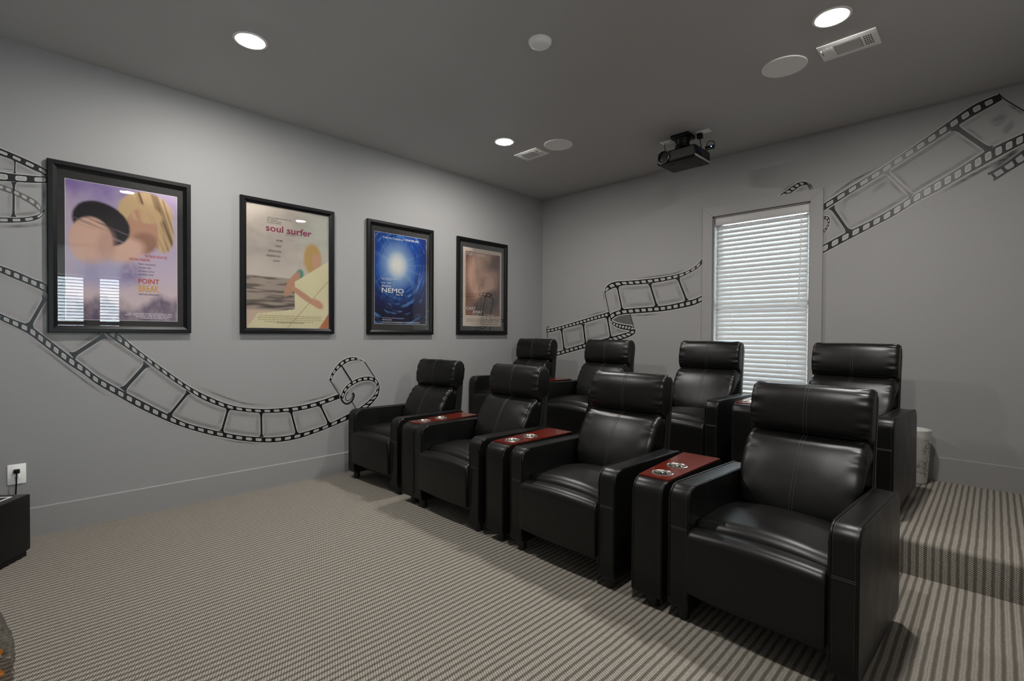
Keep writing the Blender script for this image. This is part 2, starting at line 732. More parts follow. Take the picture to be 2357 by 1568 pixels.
win = tag(empty('window_1', ((WX0 + WX1) / 2, 0, WZ0)), 'grey cased window behind the back row', None, None, 'structure')
ox, oz = -(WX0 + WX1) / 2, -WZ0
mitred_casing(win, WX0, WX1, WZ0, WZ1, 0.097, 0.020, lambda a, d, z: (a + ox, -d, z + oz))
bm = bmesh.new()     # jamb lining
bbox(bm, WX0 + ox, WX0 + 0.012 + ox, 0.001, T, 0, WZ1 - WZ0)
bbox(bm, WX1 - 0.012 + ox, WX1 + ox, 0.001, T, 0, WZ1 - WZ0)
bbox(bm, WX0 + ox, WX1 + ox, 0.001, T, WZ1 - WZ0 - 0.012, WZ1 - WZ0)
bbox(bm, WX0 + ox, WX1 + ox, 0.001, T, 0, 0.012)
bm_obj('window_jamb', bm, 'trim', win)
bm = bmesh.new()     # sash
s0, s1, t0, t1 = WX0 + 0.012 + ox, WX1 - 0.012 + ox, 0.012, WZ1 - WZ0 - 0.012
for b in ((s0, s0 + 0.045, t0, t1), (s1 - 0.045, s1, t0, t1), (s0, s1, t0, t0 + 0.06), (s0, s1, t1 - 0.045, t1), (s0, s1, 0.86, 0.90)):
    bbox(bm, b[0], b[1], 0.105, 0.135, b[2], b[3])
bm_obj('window_sash', bm, 'white', win)
box_obj('window_pane', s0, s1, 0.118, 0.122, t0, t1, 'pane', win)

# venetian blind in window_1
bx0, bx1 = WX0 + 0.020, WX1 - 0.020
bcx = (bx0 + bx1) / 2
by = 0.045
blind = tag(empty('venetian_blind', (bcx, by, 0.72)), 'closed white venetian blind in the grey window', 'blind')
hl = (bx1 - bx0) / 2
box_obj('head_rail', -hl, hl, -0.012, 0.035, 2.385 - 0.72, 2.452 - 0.72, 'blind', blind)
box_obj('valance', -hl - 0.004, hl + 0.004, -0.034, -0.022, 2.372 - 0.72, 2.448 - 0.72, 'blind', blind, 0.003)
sm = slat_mesh(2 * hl - 0.012, 0.0505, 0.0045, math.radians(63))
z = 2.350
k = 0
while z > 0.775:
    o = bpy.data.objects.new('slat', sm)
    COL.objects.link(o)
    o.parent = blind
    o.location = (0, 0, z - 0.72)
    z -= 0.0436
    k += 1
box_obj('bottom_rail', -hl, hl, -0.024, 0.024, 0.722 - 0.72, 0.742 - 0.72, 'blind', blind, 0.003)
for lx in (-0.25, 0.25):
    tubes_obj('ladder_cord', [([(lx, -0.026, 0.02), (lx, -0.026, 1.66)], 0.0013, False), ([(lx, 0.026, 0.02), (lx, 0.026, 1.66)], 0.0013, False)], 'cord', blind)
tubes_obj('tilt_wand', [([(hl - 0.055, -0.040, 1.655), (hl - 0.058, -0.046, 1.2), (hl - 0.070, -0.046, 0.83)], 0.0045, False)], 'cord', blind, 8)

# window_2 in the right wall, seen only in the poster glass
w2 = tag(empty('window_2', (RW, (SY0 + SY1) / 2, SZ0)), 'double window with open blinds reflected in the poster glass', None, None, 'structure')
oy, oz = -(SY0 + SY1) / 2, -SZ0
mitred_casing(w2, SY0, SY1, SZ0, SZ1, 0.097, 0.020, lambda a, d, z: (-d, a + oy, z + oz))
bm = bmesh.new()
hy = (SY1 - SY0) / 2
bbox(bm, 0.001, T, -hy, -hy + 0.012, 0, SZ1 - SZ0)
bbox(bm, 0.001, T, hy - 0.012, hy, 0, SZ1 - SZ0)
bbox(bm, 0.001, T, -hy, hy, SZ1 - SZ0 - 0.012, SZ1 - SZ0)
bbox(bm, 0.001, T, -hy, hy, 0, 0.012)
bm_obj('window_jamb', bm, 'trim', w2)
MY0, MY1 = -4.200 + oy, -4.087 + oy
box_obj('mullion', 0.004, 0.14, MY0, MY1, 0.012, SZ1 - SZ0 - 0.012, 'trim', w2)
box_obj('header_shade', 0.060, 0.0615, -hy + 0.012, hy - 0.012, 2.055 - SZ0, SZ1 - SZ0 - 0.012, 'shade_cloth', w2)
for a0, a1 in ((-hy + 0.012, MY0), (MY1, hy - 0.012)):
    bm = bmesh.new()
    for b in ((a0, a0 + 0.03, 0.012, 1.25), (a1 - 0.03, a1, 0.012, 1.25), (a0, a1, 0.012, 0.06), (a0, a1, 0.58, 0.62)):
        bbox(bm, 0.105, 0.130, b[0], b[1], b[2], b[3])
    bm_obj('window_sash', bm, 'dark', w2)
    box_obj('window_pane', 0.116, 0.119, a0, a1, 0.012, 1.25, 'pane', w2)
for a0, a1, tx in ((-hy + 0.016, MY0 - 0.004, 'left'), (MY1 + 0.004, hy - 0.016, 'right')):
    c = (a0 + a1) / 2
    bl = tag(empty('venetian_blind', (RW + 0.05, c - oy, SZ0)), 'open white venetian blind, %s of the double window' % tx, 'blind', 'blinds of the double window')
    box_obj('head_rail', -0.02, 0.02, a0 - c, a1 - c, 2.02 - SZ0, 2.05 - SZ0, 'blind', bl)
    sm2 = slat_mesh(a1 - a0 - 0.006, 0.05, 0.003, math.radians(8))
    z = 1.985
    while z > 0.88:
        o = bpy.data.objects.new('slat', sm2)
        COL.objects.link(o)
        o.parent = bl
        o.location = (0, 0, z - SZ0)
        o.rotation_euler = (0, 0, PI / 2)
        z -= 0.0436
    box_obj('bottom_rail', -0.02, 0.02, a0 - c, a1 - c, 0.835 - SZ0, 0.855 - SZ0, 'blind', bl)


# ------------------------------------------------------------------ mural (flat paint on the walls, traced by direction onto the wall planes)
class Paint:
    def __init__(self, wall, name, label, group):
        self.wall = wall
        self.d = {}
        self.holes = []
        self.name, self.label, self.group = name, label, group

    def pt(self, p, off):
        if self.wall == 'left':
            a, z = on_left(p[0], p[1])
            return (off, a, z)
        a, z = on_back(p[0], p[1])
        return (a, -off, z)

    def quads(self, layer, off, A, B, fa=None, fb=None):
        V, Fc, FA = self.d.setdefault(layer, ([], [], []))
        o = len(V)
        n = len(A)
        for i in range(n):
            V.append(self.pt(A[i], off))
            V.append(self.pt(B[i], off))
            e = 1.0
            if fa is not None:
                q = min(i, n - 1 - i) / max(1.0, 0.3 * n)
                e = min(1.0, q) ** 1.2
            FA += [e * fa if fa is not None else 1.0, e * fb if fb is not None else 1.0]
        for i in range(n - 1):
            Fc.append((o + 2 * i, o + 2 * i + 1, o + 2 * i + 3, o + 2 * i + 2))

    def poly(self, layer, off, pts):
        V, Fc, FA = self.d.setdefault(layer, ([], [], []))
        o = len(V)
        for p in pts:
            V.append(self.pt(p, off))
            FA.append(1.0)
        Fc.append(tuple(range(o, o + len(pts))))

    def ribbon(self, layer, off, P, w0, w1, fades=None):
        """ribbon along P between signed offsets w0..w1 (pixels, left of travel is +)"""
        P = np.asarray(P, float)
        t = np.gradient(P, axis=0)
        t /= np.maximum(np.hypot(t[:, 0], t[:, 1])[:, None], 1e-6)
        nrm = np.stack([t[:, 1], -t[:, 0]], 1)
        if fades is None:
            self.quads(layer, off, P + nrm * w0, P + nrm * w1)
        else:
            ws = np.linspace(w0, w1, len(fades))
            for i in range(len(fades) - 1):
                self.quads(layer, off, P + nrm * ws[i], P + nrm * ws[i + 1], fades[i], fades[i + 1])

    def band(self, outer, inner, gap=22.0, holes=True, first=0.5, layer='black', hl=0.60, inside=True, outline=True, hw=0.25):
        o, i = spline(outer), spline(inner)
        n = max(len(o), len(i))
        rs = lambda A: np.stack([np.interp(np.linspace(0, 1, n), np.linspace(0, 1, len(A)), A[:, c]) for c in (0, 1)], 1)
        o, i = rs(o), rs(i)
        self.quads(layer, 0.0016, o, i)
        if outline:
            sgn = 1.0
            t = o[n // 2 + 1] - o[n // 2]
            nrm = np.array([t[1], -t[0]])
            if np.dot(nrm, o[n // 2] - i[n // 2]) < 0:
                sgn = -1.0
            self.ribbon('pale', 0.0012, o, 0, 1.5 * sgn)
            self.ribbon('pale', 0.0012, i, 0, -1.3 * sgn)
            if inside:
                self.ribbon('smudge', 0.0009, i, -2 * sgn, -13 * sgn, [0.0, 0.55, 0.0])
        if holes:
            c = (o + i) / 2
            L = np.concatenate([[0], np.cumsum(np.hypot(*np.diff(c, axis=0).T))])
            s = gap * first
            while s < L[-1] - gap * 0.3:
                wd_ = np.interp(s, L, np.hypot(*(o - i).T))
                half = gap * hl / 2
                hole = []
                for off, k1, k2 in ((0.0021, 1.0, 1.0), (0.0025, 0.84, 0.72)):
                    pts = []
                    for q in range(16):
                        an = 2 * PI * q / 16
                        cx_ = math.copysign(abs(math.cos(an)) ** 0.42, math.cos(an)) * half * k1
                        cy_ = 0.5 + math.copysign(abs(math.sin(an)) ** 0.42, math.sin(an)) * (0.5 - hw) * k2
                        ss = s + cx_
                        po = np.array([np.interp(ss, L, o[:, 0]), np.interp(ss, L, o[:, 1])])
                        pi_ = np.array([np.interp(ss, L, i[:, 0]), np.interp(ss, L, i[:, 1])])
                        pts.append(po * (1 - cy_) + pi_ * cy_)
                    hole.append([self.pt(p, off) for p in pts])
                self.holes.append(hole)
                s += gap

    def bar(self, p, q, w, soft=True, outline=True):
        p, q = np.array(p, float), np.array(q, float)
        t = np.linspace(0, 1, 15)
        P = p[None] * (1 - t[:, None]) + q[None] * t[:, None]
        d = (q - p) / np.hypot(*(q - p))
        nrm = np.array([d[1], -d[0]])
        wv = w / 2 * (1 + 1.6 * np.abs(2 * t - 1) ** 9)
        self.quads('black', 0.0017, P + nrm * wv[:, None], P - nrm * wv[:, None])
        if outline:
            for sg in (1, -1):
                self.quads('pale', 0.0012, P + nrm * (sg * wv)[:, None], P + nrm * (sg * (wv + 1.2))[:, None])
        if soft:
            L = np.hypot(*(q - p))
            P2 = P[2:-2]
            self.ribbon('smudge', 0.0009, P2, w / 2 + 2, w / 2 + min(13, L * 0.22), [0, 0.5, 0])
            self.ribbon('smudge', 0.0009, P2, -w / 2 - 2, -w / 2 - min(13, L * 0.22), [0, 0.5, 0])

    def line(self, pts, w, layer='black', off=0.0018):
        self.ribbon(layer, off, spline(pts, 2.0), -w / 2, w / 2)

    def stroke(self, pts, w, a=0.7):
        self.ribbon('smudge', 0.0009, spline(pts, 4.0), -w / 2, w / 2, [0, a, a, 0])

    def build(self):
        allv = [v for k in self.d for v in self.d[k][0]]
        if self.wall == 'left':
            base = (0.0, sum(v[1] for v in allv) / len(allv), min(v[2] for v in allv))
        else:
            base = (sum(v[0] for v in allv) / len(allv), 0.0, min(v[2] for v in allv))
        root = tag(empty(self.name, base), self.label, 'mural', self.group)
        nm = {'black': ('strip_border', 'mural_black'), 'pale': ('chalk_outline', 'mural_pale'),
              'grey': ('grey_strip_paint', 'mural_grey'), 'smudge': ('charcoal_shading', 'smudge')}  # grey layer: dark grey paint of the back band and fold fill
        for k, (V, Fc, FA) in self.d.items():
            o = mesh_obj(nm[k][0], [(v[0] - base[0], v[1] - base[1], v[2] - base[2]) for v in V], Fc, nm[k][1], root)
            if k == 'smudge':
                at = o.data.attributes.new('fade', 'FLOAT', 'POINT')
                at.data.foreach_set('value', FA)
        for ring, inner in self.holes:
            c = [sum(v[k] for v in ring) / len(ring) for k in range(3)]
            n = len(ring)
            me = bpy.data.meshes.new('sprocket_hole')
            me.from_pydata([(v[0] - c[0], v[1] - c[1], v[2] - c[2]) for v in ring + inner], [], [tuple(range(n)), tuple(range(n, 2 * n))])
            me.materials.append(MT['mural_pale'])
            me.materials.append(MT['mural_hole'])
            me.polygons[1].material_index = 1
            o = bpy.data.objects.new('sprocket_hole', me)
            COL.objects.link(o)
            o.parent = root
            o.location = (c[0] - base[0], c[1] - base[1], c[2] - base[2])
        return root


def zm(ox_, oy_, s, pts):
    return [(ox_ + x / s, oy_ + y / s) for x, y in pts]


GM = 'painted film strip mural'
m = Paint('left', 'film_strip_mural', 'black painted film strip curving under the posters to a coiled end', GM)
TO = [(-14, 607), (0, 611.5), (38, 625), (76.5, 642), (106, 653.6), (190, 703), (269.6, 765), (306, 795.7), (345.8, 826.3), (387.3, 856.2), (435.4, 889.3),
      (478.5, 912), (526.6, 931), (567.9, 939.2), (610.3, 941.5), (652.7, 939.2), (695.2, 933.2), (737.6, 922.2), (779, 907.5)]
TI = [(-14, 622), (0, 627.7), (38, 644), (76.5, 660), (106, 675), (178, 720), (243.8, 770), (296, 804.8), (339.2, 834.6), (392.3, 872.8), (432, 899.3),
      (471.9, 922.5), (523, 941.3), (559.4, 947.6), (601.8, 950.8), (644.3, 949.8), (686.7, 945.9), (729.1, 936), (782, 917.5)]
BI = [(-14, 716), (0, 721.5), (28.7, 733.9), (70.8, 751.1), (107, 777.9), (162.6, 820), (191.3, 841), (226.4, 867.8), (272.9, 894.3), (322.6, 921),
      (385.6, 953.2), (428.8, 973.5), (478.5, 987.2), (513, 995), (550.9, 1002), (601.8, 1006.6), (644.3, 1005.3), (683.3, 998.6), (720.6, 988.4), (759.7, 974), (812, 948)]
BO = [(-14, 731), (0, 736.8), (38.3, 755), (67, 770.3), (107, 800.9), (153, 836), (191.3, 861), (221.5, 884.0), (269.6, 911.5), (321, 940.1),
      (387.3, 970.6), (428.8, 986), (478.5, 1000.0), (503, 1005), (550.9, 1014), (601.8, 1018.6), (644.3, 1017.2), (686.7, 1009.6), (737.6, 992.6), (812, 962)]
m.band(TO, TI, 21.5, first=0.6)
m.band(BO, BI, 22.5, first=0.4)
for p, q, w in (((105, 685), (68, 750), 9), ((242, 771), (166, 820), 9.5), ((338, 838), (283, 898), 8.5), ((434, 902), (390, 956), 6), ((525.3, 941), (510, 994), 5.2),
                ((601, 950), (602, 1006), 4.6), ((669.5, 947), (683, 999), 4.4), ((737, 933), (757, 975.5), 4.4)):
    m.bar(p, q, w)
Z = lambda pts: zm(740, 810, 9.8, pts)
m.band(Z([(180, 615), (240, 460), (400, 250), (560, 150), (700, 120), (820, 140), (970, 222)]), Z([(225, 650), (290, 500), (440, 340), (600, 230), (750, 195), (900, 205), (968, 228)]), 13.5, hl=0.62, inside=False)
m.band(Z([(430, 1010), (500, 840), (650, 690), (850, 590), (1050, 558), (1200, 590), (1280, 680), (1310, 820), (1280, 980), (1180, 1120), (1080, 1230), (960, 1320)]),
       Z([(490, 1060), (560, 880), (680, 770), (850, 680), (1050, 650), (1180, 682), (1240, 760), (1230, 880), (1150, 1010), (1000, 1150), (870, 1250), (780, 1310)]), 13.5, hl=0.62)
m.line(Z([(180, 615), (300, 810), (432, 1012)]), 1.8)
m.line(Z([(968, 222), (1090, 410), (1205, 590)]), 1.8)
m.line(Z([(455, 320), (570, 500), (692, 690)]), 3.2)
m.line(Z([(690, 1130), (730, 1200), (775, 1280)]), 1.6)
m.line(Z([(430, 1010), (470, 1110), (540, 1170), (620, 1160), (690, 1100), (725, 1020), (730, 960), (700, 925)]), 3.4)
m.line(Z([(690, 940), (695, 1010), (650, 1075), (585, 1108), (540, 1060), (545, 990), (600, 900)]), 1.4)
m.stroke(Z([(600, 900), (800, 760), (1050, 690), (1190, 740), (1190, 860), (1080, 1000)]), 6, 0.6)
m.stroke(Z([(540, 330), (740, 235), (930, 240)]), 4, 0.5)
m.stroke(Z([(250, 660), (330, 800), (440, 920)]), 5, 0.6)
m.stroke([(60, 780), (110, 812), (170, 858), (230, 902), (262, 918)], 7, 0.8)
m.stroke([(455, 888), (500, 908), (560, 928), (620, 933)], 6, 0.8)
m.stroke([(500, 1010), (550, 1018), (600, 1022)], 4, 0.8)
m.stroke([(690, 928), (740, 915), (775, 902)], 4, 0.8)
m.build()

m = Paint('left', 'film_strip_mural', 'looped film strip painted left of the poster with two faces in lavender', GM)
Z = lambda pts: zm(0, 320, 7.125, pts)
m.band(Z([(-60, 115), (0, 150), (180, 225), (400, 320), (600, 410), (700, 465), (790, 530)]), Z([(-60, 240), (0, 270), (180, 335), (400, 440), (560, 515), (680, 565), (745, 615)]), 33, first=0.55, hw=0.3)
m.band(Z([(-60, 532), (0, 540), (200, 570), (400, 590), (600, 608), (800, 616)]), Z([(-60, 682), (0, 690), (200, 700), (400, 715), (600, 722), (800, 722)]), 44, first=0.3, hw=0.2)
m.band(Z([(-60, 1375), (0, 1375), (200, 1375), (400, 1365), (560, 1340), (680, 1285), (740, 1190)]), Z([(-60, 1282), (0, 1285), (200, 1290), (400, 1285), (560, 1258), (650, 1225), (715, 1150)]), 29, first=0.6, hw=0.25)
m.band(Z([(-60, 715), (0, 740), (150, 790), (280, 850), (450, 930), (600, 1020), (690, 1130)]), Z([(-60, 800), (0, 830), (150, 880), (280, 940), (450, 1030), (570, 1110), (675, 1210)]), 20, layer='grey', inside=False, outline=False)
m.bar(Z([(246, 350)])[0], Z([(240, 565)])[0], 3.6)
m.bar(Z([(227, 705)])[0], Z([(220, 1280)])[0], 5.6)
m.stroke(Z([(725, 760), (722, 900), (712, 1100)]), 8, 1.0)
m.stroke(Z([(0, 1435), (300, 1430), (600, 1410), (790, 1370)]), 9, 0.9)
m.stroke(Z([(0, 470), (250, 520), (420, 560)]), 5, 0.5)
m.build()

m = Paint('back', 'film_strip_mural', 'folded film strip painted between the corner and the window', GM)
Z = lambda pts: zm(1230, 570, 5.6, pts)
m.band(Z([(905, 565), (922, 510), (980, 460), (1080, 435), (1250, 425), (1450, 405), (1650, 380), (1850, 340), (2000, 285), (2100, 215), (2180, 120)]),
       Z([(915, 582), (955, 555), (1030, 520), (1150, 490), (1300, 480), (1480, 465), (1700, 430), (1880, 385), (2020, 320), (2110, 265), (2180, 195)]), 14.8, hl=0.66)
m.band(Z([(990, 935), (1050, 890), (1150, 862), (1300, 850), (1500, 835), (1700, 815), (1900, 780), (2050, 745), (2190, 685)]),
       Z([(962, 878), (1000, 842), (1060, 817), (1150, 795), (1300, 780), (1550, 760), (1750, 735), (1950, 690), (2070, 660), (2190, 605)]), 14.8, hl=0.66)
m.line(Z([(907, 560), (935, 700), (968, 850)]), 1.5)
for p, q, w in (((1070, 505), (1132, 800), 3.4), ((1488, 465), (1577, 757), 4.4), ((1850, 392), (1965, 685), 4.4)):
    m.bar(Z([p])[0], Z([q])[0], w)
m.band(Z([(160, 1052), (250, 1035), (400, 995), (600, 935), (800, 875), (965, 828)]), Z([(165, 1100), (250, 1082), (400, 1042), (600, 990), (800, 930), (985, 887)]), 8.6, hl=0.68)
m.band(Z([(230, 1415), (400, 1367), (600, 1312), (760, 1275), (1000, 1225), (1180, 1170), (1290, 1115), (1306, 1060)]),
       Z([(230, 1362), (400, 1310), (600, 1250), (760, 1208), (960, 1160), (1130, 1112), (1225, 1082), (1262, 1050)]), 10.4, hl=0.68)
m.band(Z([(985, 925), (1030, 962), (1110, 985), (1200, 1000), (1292, 1022)]), Z([(985, 965), (1020, 1005), (1100, 1045), (1200, 1065), (1262, 1072)]), 7.2, hl=0.66, inside=False)
m.line(Z([(160, 1050), (166, 1100), (172, 1165)]), 1.4)
m.line(Z([(1235, 855), (1255, 930), (1280, 1012)]), 1.4)
m.line(Z([(160, 1050), (165, 1030), (180, 1018), (192, 1028)]), 1.4)
m.poly('grey', 0.0008, Z([(1010, 925), (1100, 880), (1230, 858), (1270, 1000), (1150, 980), (1050, 955)]))
for p, q, w in (((350, 1055), (386, 1312), 3.2), ((630, 985), (662, 1252), 3.6), ((940, 895), (987, 1165), 3.6)):
    m.bar(Z([p])[0], Z([q])[0], w)
m.stroke(Z([(660, 890), (800, 850), (960, 815)]), 4, 0.8)
m.stroke(Z([(1280, 405), (1550, 372), (1800, 335), (2000, 260)]), 5, 0.9)
m.stroke(Z([(1200, 868), (1400, 872), (1640, 850)]), 4, 0.9)
m.stroke(Z([(1020, 1030), (1100, 1075), (1220, 1090)]), 4, 0.8)
m.stroke(Z([(890, 560), (905, 700)]), 4, 0.6)
m.build()

m = Paint('back', 'film_strip_mural', 'large film strip painted rising right of the window to the ceiling', GM)
Z = lambda pts: zm(1880, 200, 3.92, pts)
m.band(Z([(40, 1070), (70, 1050), (300, 905), (560, 745), (700, 652), (1000, 448), (1200, 308), (1400, 172), (1560, 97), (1650, 66)]),
       Z([(40, 1132), (70, 1113), (300, 968), (560, 812), (700, 722), (1000, 530), (1240, 372), (1400, 272), (1560, 182), (1672, 118)]), 31, first=0.75, hl=0.62, hw=0.24)
m.band(Z([(40, 1512), (60, 1500), (300, 1372), (500, 1268), (700, 1163), (900, 1040), (1100, 938), (1300, 822), (1500, 712), (1700, 602), (1890, 500)]),
       Z([(40, 1438), (60, 1425), (270, 1312), (500, 1200), (700, 1085), (850, 990), (1000, 898), (1250, 752), (1500, 594), (1580, 550), (1890, 405)]), 27, first=0.35, hl=0.62, hw=0.2)
for p, q, w in (((133, 1085), (287, 1308), 7.5), ((628, 765), (855, 985), 7.5), ((1238, 355), (1562, 578), 12.5)):
    m.bar(Z([p])[0], Z([q])[0], w)
m.line(Z([(1640, 62), (1690, 108), (1780, 165), (1890, 230)]), 3.0)
m.stroke(Z([(1720, 150), (1800, 205), (1880, 250)]), 7, 0.9)
m.stroke(Z([(90, 1015), (300, 865), (480, 765), (560, 715)]), 6, 1.0)
m.stroke(Z([(1560, 340), (1640, 300), (1720, 230)]), 30, 0.55)
m.stroke(Z([(1660, 430), (1720, 380), (1800, 300)]), 22, 0.5)
m.stroke(Z([(230, 1150), (270, 1010), (420, 950)]), 12, 0.35)
m.stroke(Z([(480, 960), (600, 880), (660, 850)]), 14, 0.35)
m.stroke(Z([(1100, 970), (1400, 800), (1700, 640), (1880, 545)]), 9, 1.0)
# small curl at the casing
Z = lambda pts: zm(1780, 420, 11.2, pts)
m.band(Z([(1250, 850), (1330, 866), (1400, 872), (1448, 915), (1462, 990), (1440, 1100), (1385, 1215), (1315, 1310)]),
       Z([(1240, 940), (1310, 955), (1355, 962), (1390, 990), (1400, 1030), (1385, 1090), (1345, 1160), (1290, 1230)]), 8.0, hl=0.6, inside=False)
# second strip at the right frame edge
Z = lambda pts: zm(2180, 200, 6.82, pts)
m.line(Z([(730, 1465), (900, 1358), (1100, 1235), (1260, 1138)]), 3.6)
m.line(Z([(640, 1372), (760, 1312), (920, 1212), (1060, 1110), (1260, 965)]), 4.5)
for p, q, w in (((690, 1345), (765, 1440), 6), ((860, 1255), (925, 1330), 8), ((1035, 1140), (1090, 1225), 8), ((1190, 1030), (1250, 1130), 8)):
    m.bar(Z([p])[0], Z([q])[0], w, False, False)
m.stroke(Z([(650, 1340), (850, 1180), (1050, 1030), (1250, 900)]), 16, 1.2)
m.build()

m = Paint('back', 'film_strip_mural', 'small arch of painted film strip just above the window casing', GM)
Z = lambda pts: zm(1780, 420, 11.2, pts)
m.band(Z([(120, 352), (180, 315), (400, 160), (600, 28), (700, -12), (790, -22), (865, 0)]), Z([(330, 352), (430, 290), (560, 200), (680, 112), (790, 74), (885, 66), (900, 75)]), 12, hl=0.62, hw=0.22)
m.line(Z([(862, 0), (905, 95), (960, 200)]), 1.8)
m.stroke(Z([(890, 0), (960, 90), (1020, 190)]), 9, 1.6)
m.stroke(Z([(150, 300), (400, 110), (580, 0)]), 4, 0.9)
m.build()


# ------------------------------------------------------------------ framed posters
def text_geo(txt, bold=0.016):
    cu = bpy.data.curves.new('t', 'FONT')
    cu.body = txt
    cu.resolution_u = 3
    cu.offset = bold
    ob = bpy.data.objects.new('t', cu)
    me = bpy.data.meshes.new_from_object(ob)
    V = [tuple(v.co) for v in me.vertices]
    Fc = [tuple(p.vertices) for p in me.polygons]
    bpy.data.objects.remove(ob)
    bpy.data.curves.remove(cu)
    bpy.data.meshes.remove(me)
    return V, Fc


def sell(u, v, cu, cv, ru, rv, ang=0.0, soft=0.25):
    c, s = math.cos(ang), math.sin(ang)
    x, y = (u - cu), (v - cv)
    a, b = (x * c + y * s) / ru, (-x * s + y * c) / rv
    r = np.sqrt(a * a + b * b)
    return np.clip((1 + soft / 2 - r) / soft, 0, 1)


def vnoise(u, v, fu, fv, seed=0):
    r = np.random.default_rng(seed)
    g = r.random((int(fv) + 3, int(fu) + 3))
    x, y = u * fu, v * fv
    i, j = np.floor(x).astype(int), np.floor(y).astype(int)
    fx, fy = x - i, y - j
    i, j = i % (g.shape[1] - 1), j % (g.shape[0] - 1)
    fx, fy = fx * fx * (3 - 2 * fx), fy * fy * (3 - 2 * fy)
    return (g[j, i] * (1 - fx) + g[j, i + 1] * fx) * (1 - fy) + (g[j + 1, i] * (1 - fx) + g[j + 1, i + 1] * fx) * fy


def fbm(u, v, fu, fv, seed=0, o=4):
    return sum(vnoise(u, v, fu * 2 ** k, fv * 2 ** k, seed + k) * 0.5 ** (k + 1) for k in range(o)) / (1 - 0.5 ** o)


def lay(C, col, a):
    return C * (1 - a[..., None]) + np.array(srgb(*col)[:3]) * a[..., None]


def base(u, col):
    return np.ones(u.shape + (3,)) * np.array(srgb(*col)[:3])


def art_lavender(u, v):
    C = base(u, (206, 188, 206))
    C = lay(C, (142, 118, 176), np.clip(fbm(u, v, 3, 4, 1) * 2.0 - 0.5, 0, 1) * np.clip((v - 0.42) * 2.2, 0, 1))
    C = lay(C, (232, 208, 202), np.clip((0.42 - v) * 3, 0, 1) * 0.8)
    st = fbm(u * 0.8 + v * 0.35, v * 0.2 + u * 0.1, 46, 8, 5, 3)
    sand = np.clip(sell(u, v, 0.70, 0.83, 0.26, 0.165, 0.0, 0.10) + sell(u, v, 0.86, 0.70, 0.11, 0.16, 0.1, 0.2), 0, 1)
    C = lay(C, (214, 182, 138), sand)
    C = lay(C, (104, 76, 54), sand * np.clip(st * 4 - 2.0, 0, 1) * 0.9)
    C = lay(C, (200, 152, 126), sell(u, v, 0.66, 0.69, 0.155, 0.175, 0.05, 0.12))
    C = lay(C, (146, 102, 82), sell(u, v, 0.68, 0.60, 0.13, 0.08, 0.1, 0.5) * 0.7)
    C = lay(C, (214, 182, 138), sell(u, v, 0.66, 0.83, 0.20, 0.07, -0.1, 0.25) * np.clip(st * 5 - 1.6, 0, 1))
    s2 = fbm(u * 0.3 + v * 0.4, v + u * 0.25, 12, 60, 7, 3)
    hair = sell(u, v, 0.30, 0.71, 0.25, 0.155, -0.2, 0.10)
    C = lay(C, (226, 184, 164), sell(u, v, 0.50, 0.53, 0.18, 0.09, 0.2, 0.5))
    C = lay(C, (38, 32, 36), hair)
    C = lay(C, (168, 150, 160), hair * np.clip(s2 * 4 - 2.3, 0, 1) * 0.8)
    C = lay(C, (226, 184, 164), sell(u, v, 0.21, 0.575, 0.185, 0.175, -0.1, 0.12))
    C = lay(C, (196, 150, 134), sell(u, v, 0.34, 0.55, 0.08, 0.12, -0.1, 0.7) * 0.6)
    C = lay(C, (38, 32, 36), hair * np.clip((v - 0.66 + 0.2 * (u - 0.2)) * 9, 0, 1) * np.clip(s2 * 5 - 1.9, 0, 1))
    C = lay(C, (176, 168, 200), sell(u, v, 0.33, 0.34, 0.30, 0.09, 0, 0.9) * 0.85)
    w = fbm(u, v, 6, 5, 21)
    C = lay(C, (88, 74, 108), np.clip((0.10 + 0.14 * w + 0.03 * np.sin(u * 9) - v) * 14, 0, 1) * (0.45 + 0.55 * fbm(u, v, 20, 20, 9)))
    C = lay(C, (120, 100, 150), sell(u, v, 0.56, 0.36, 0.10, 0.08, 0.2, 0.9) * fbm(u, v, 20, 24, 13) * 0.9)
    return C


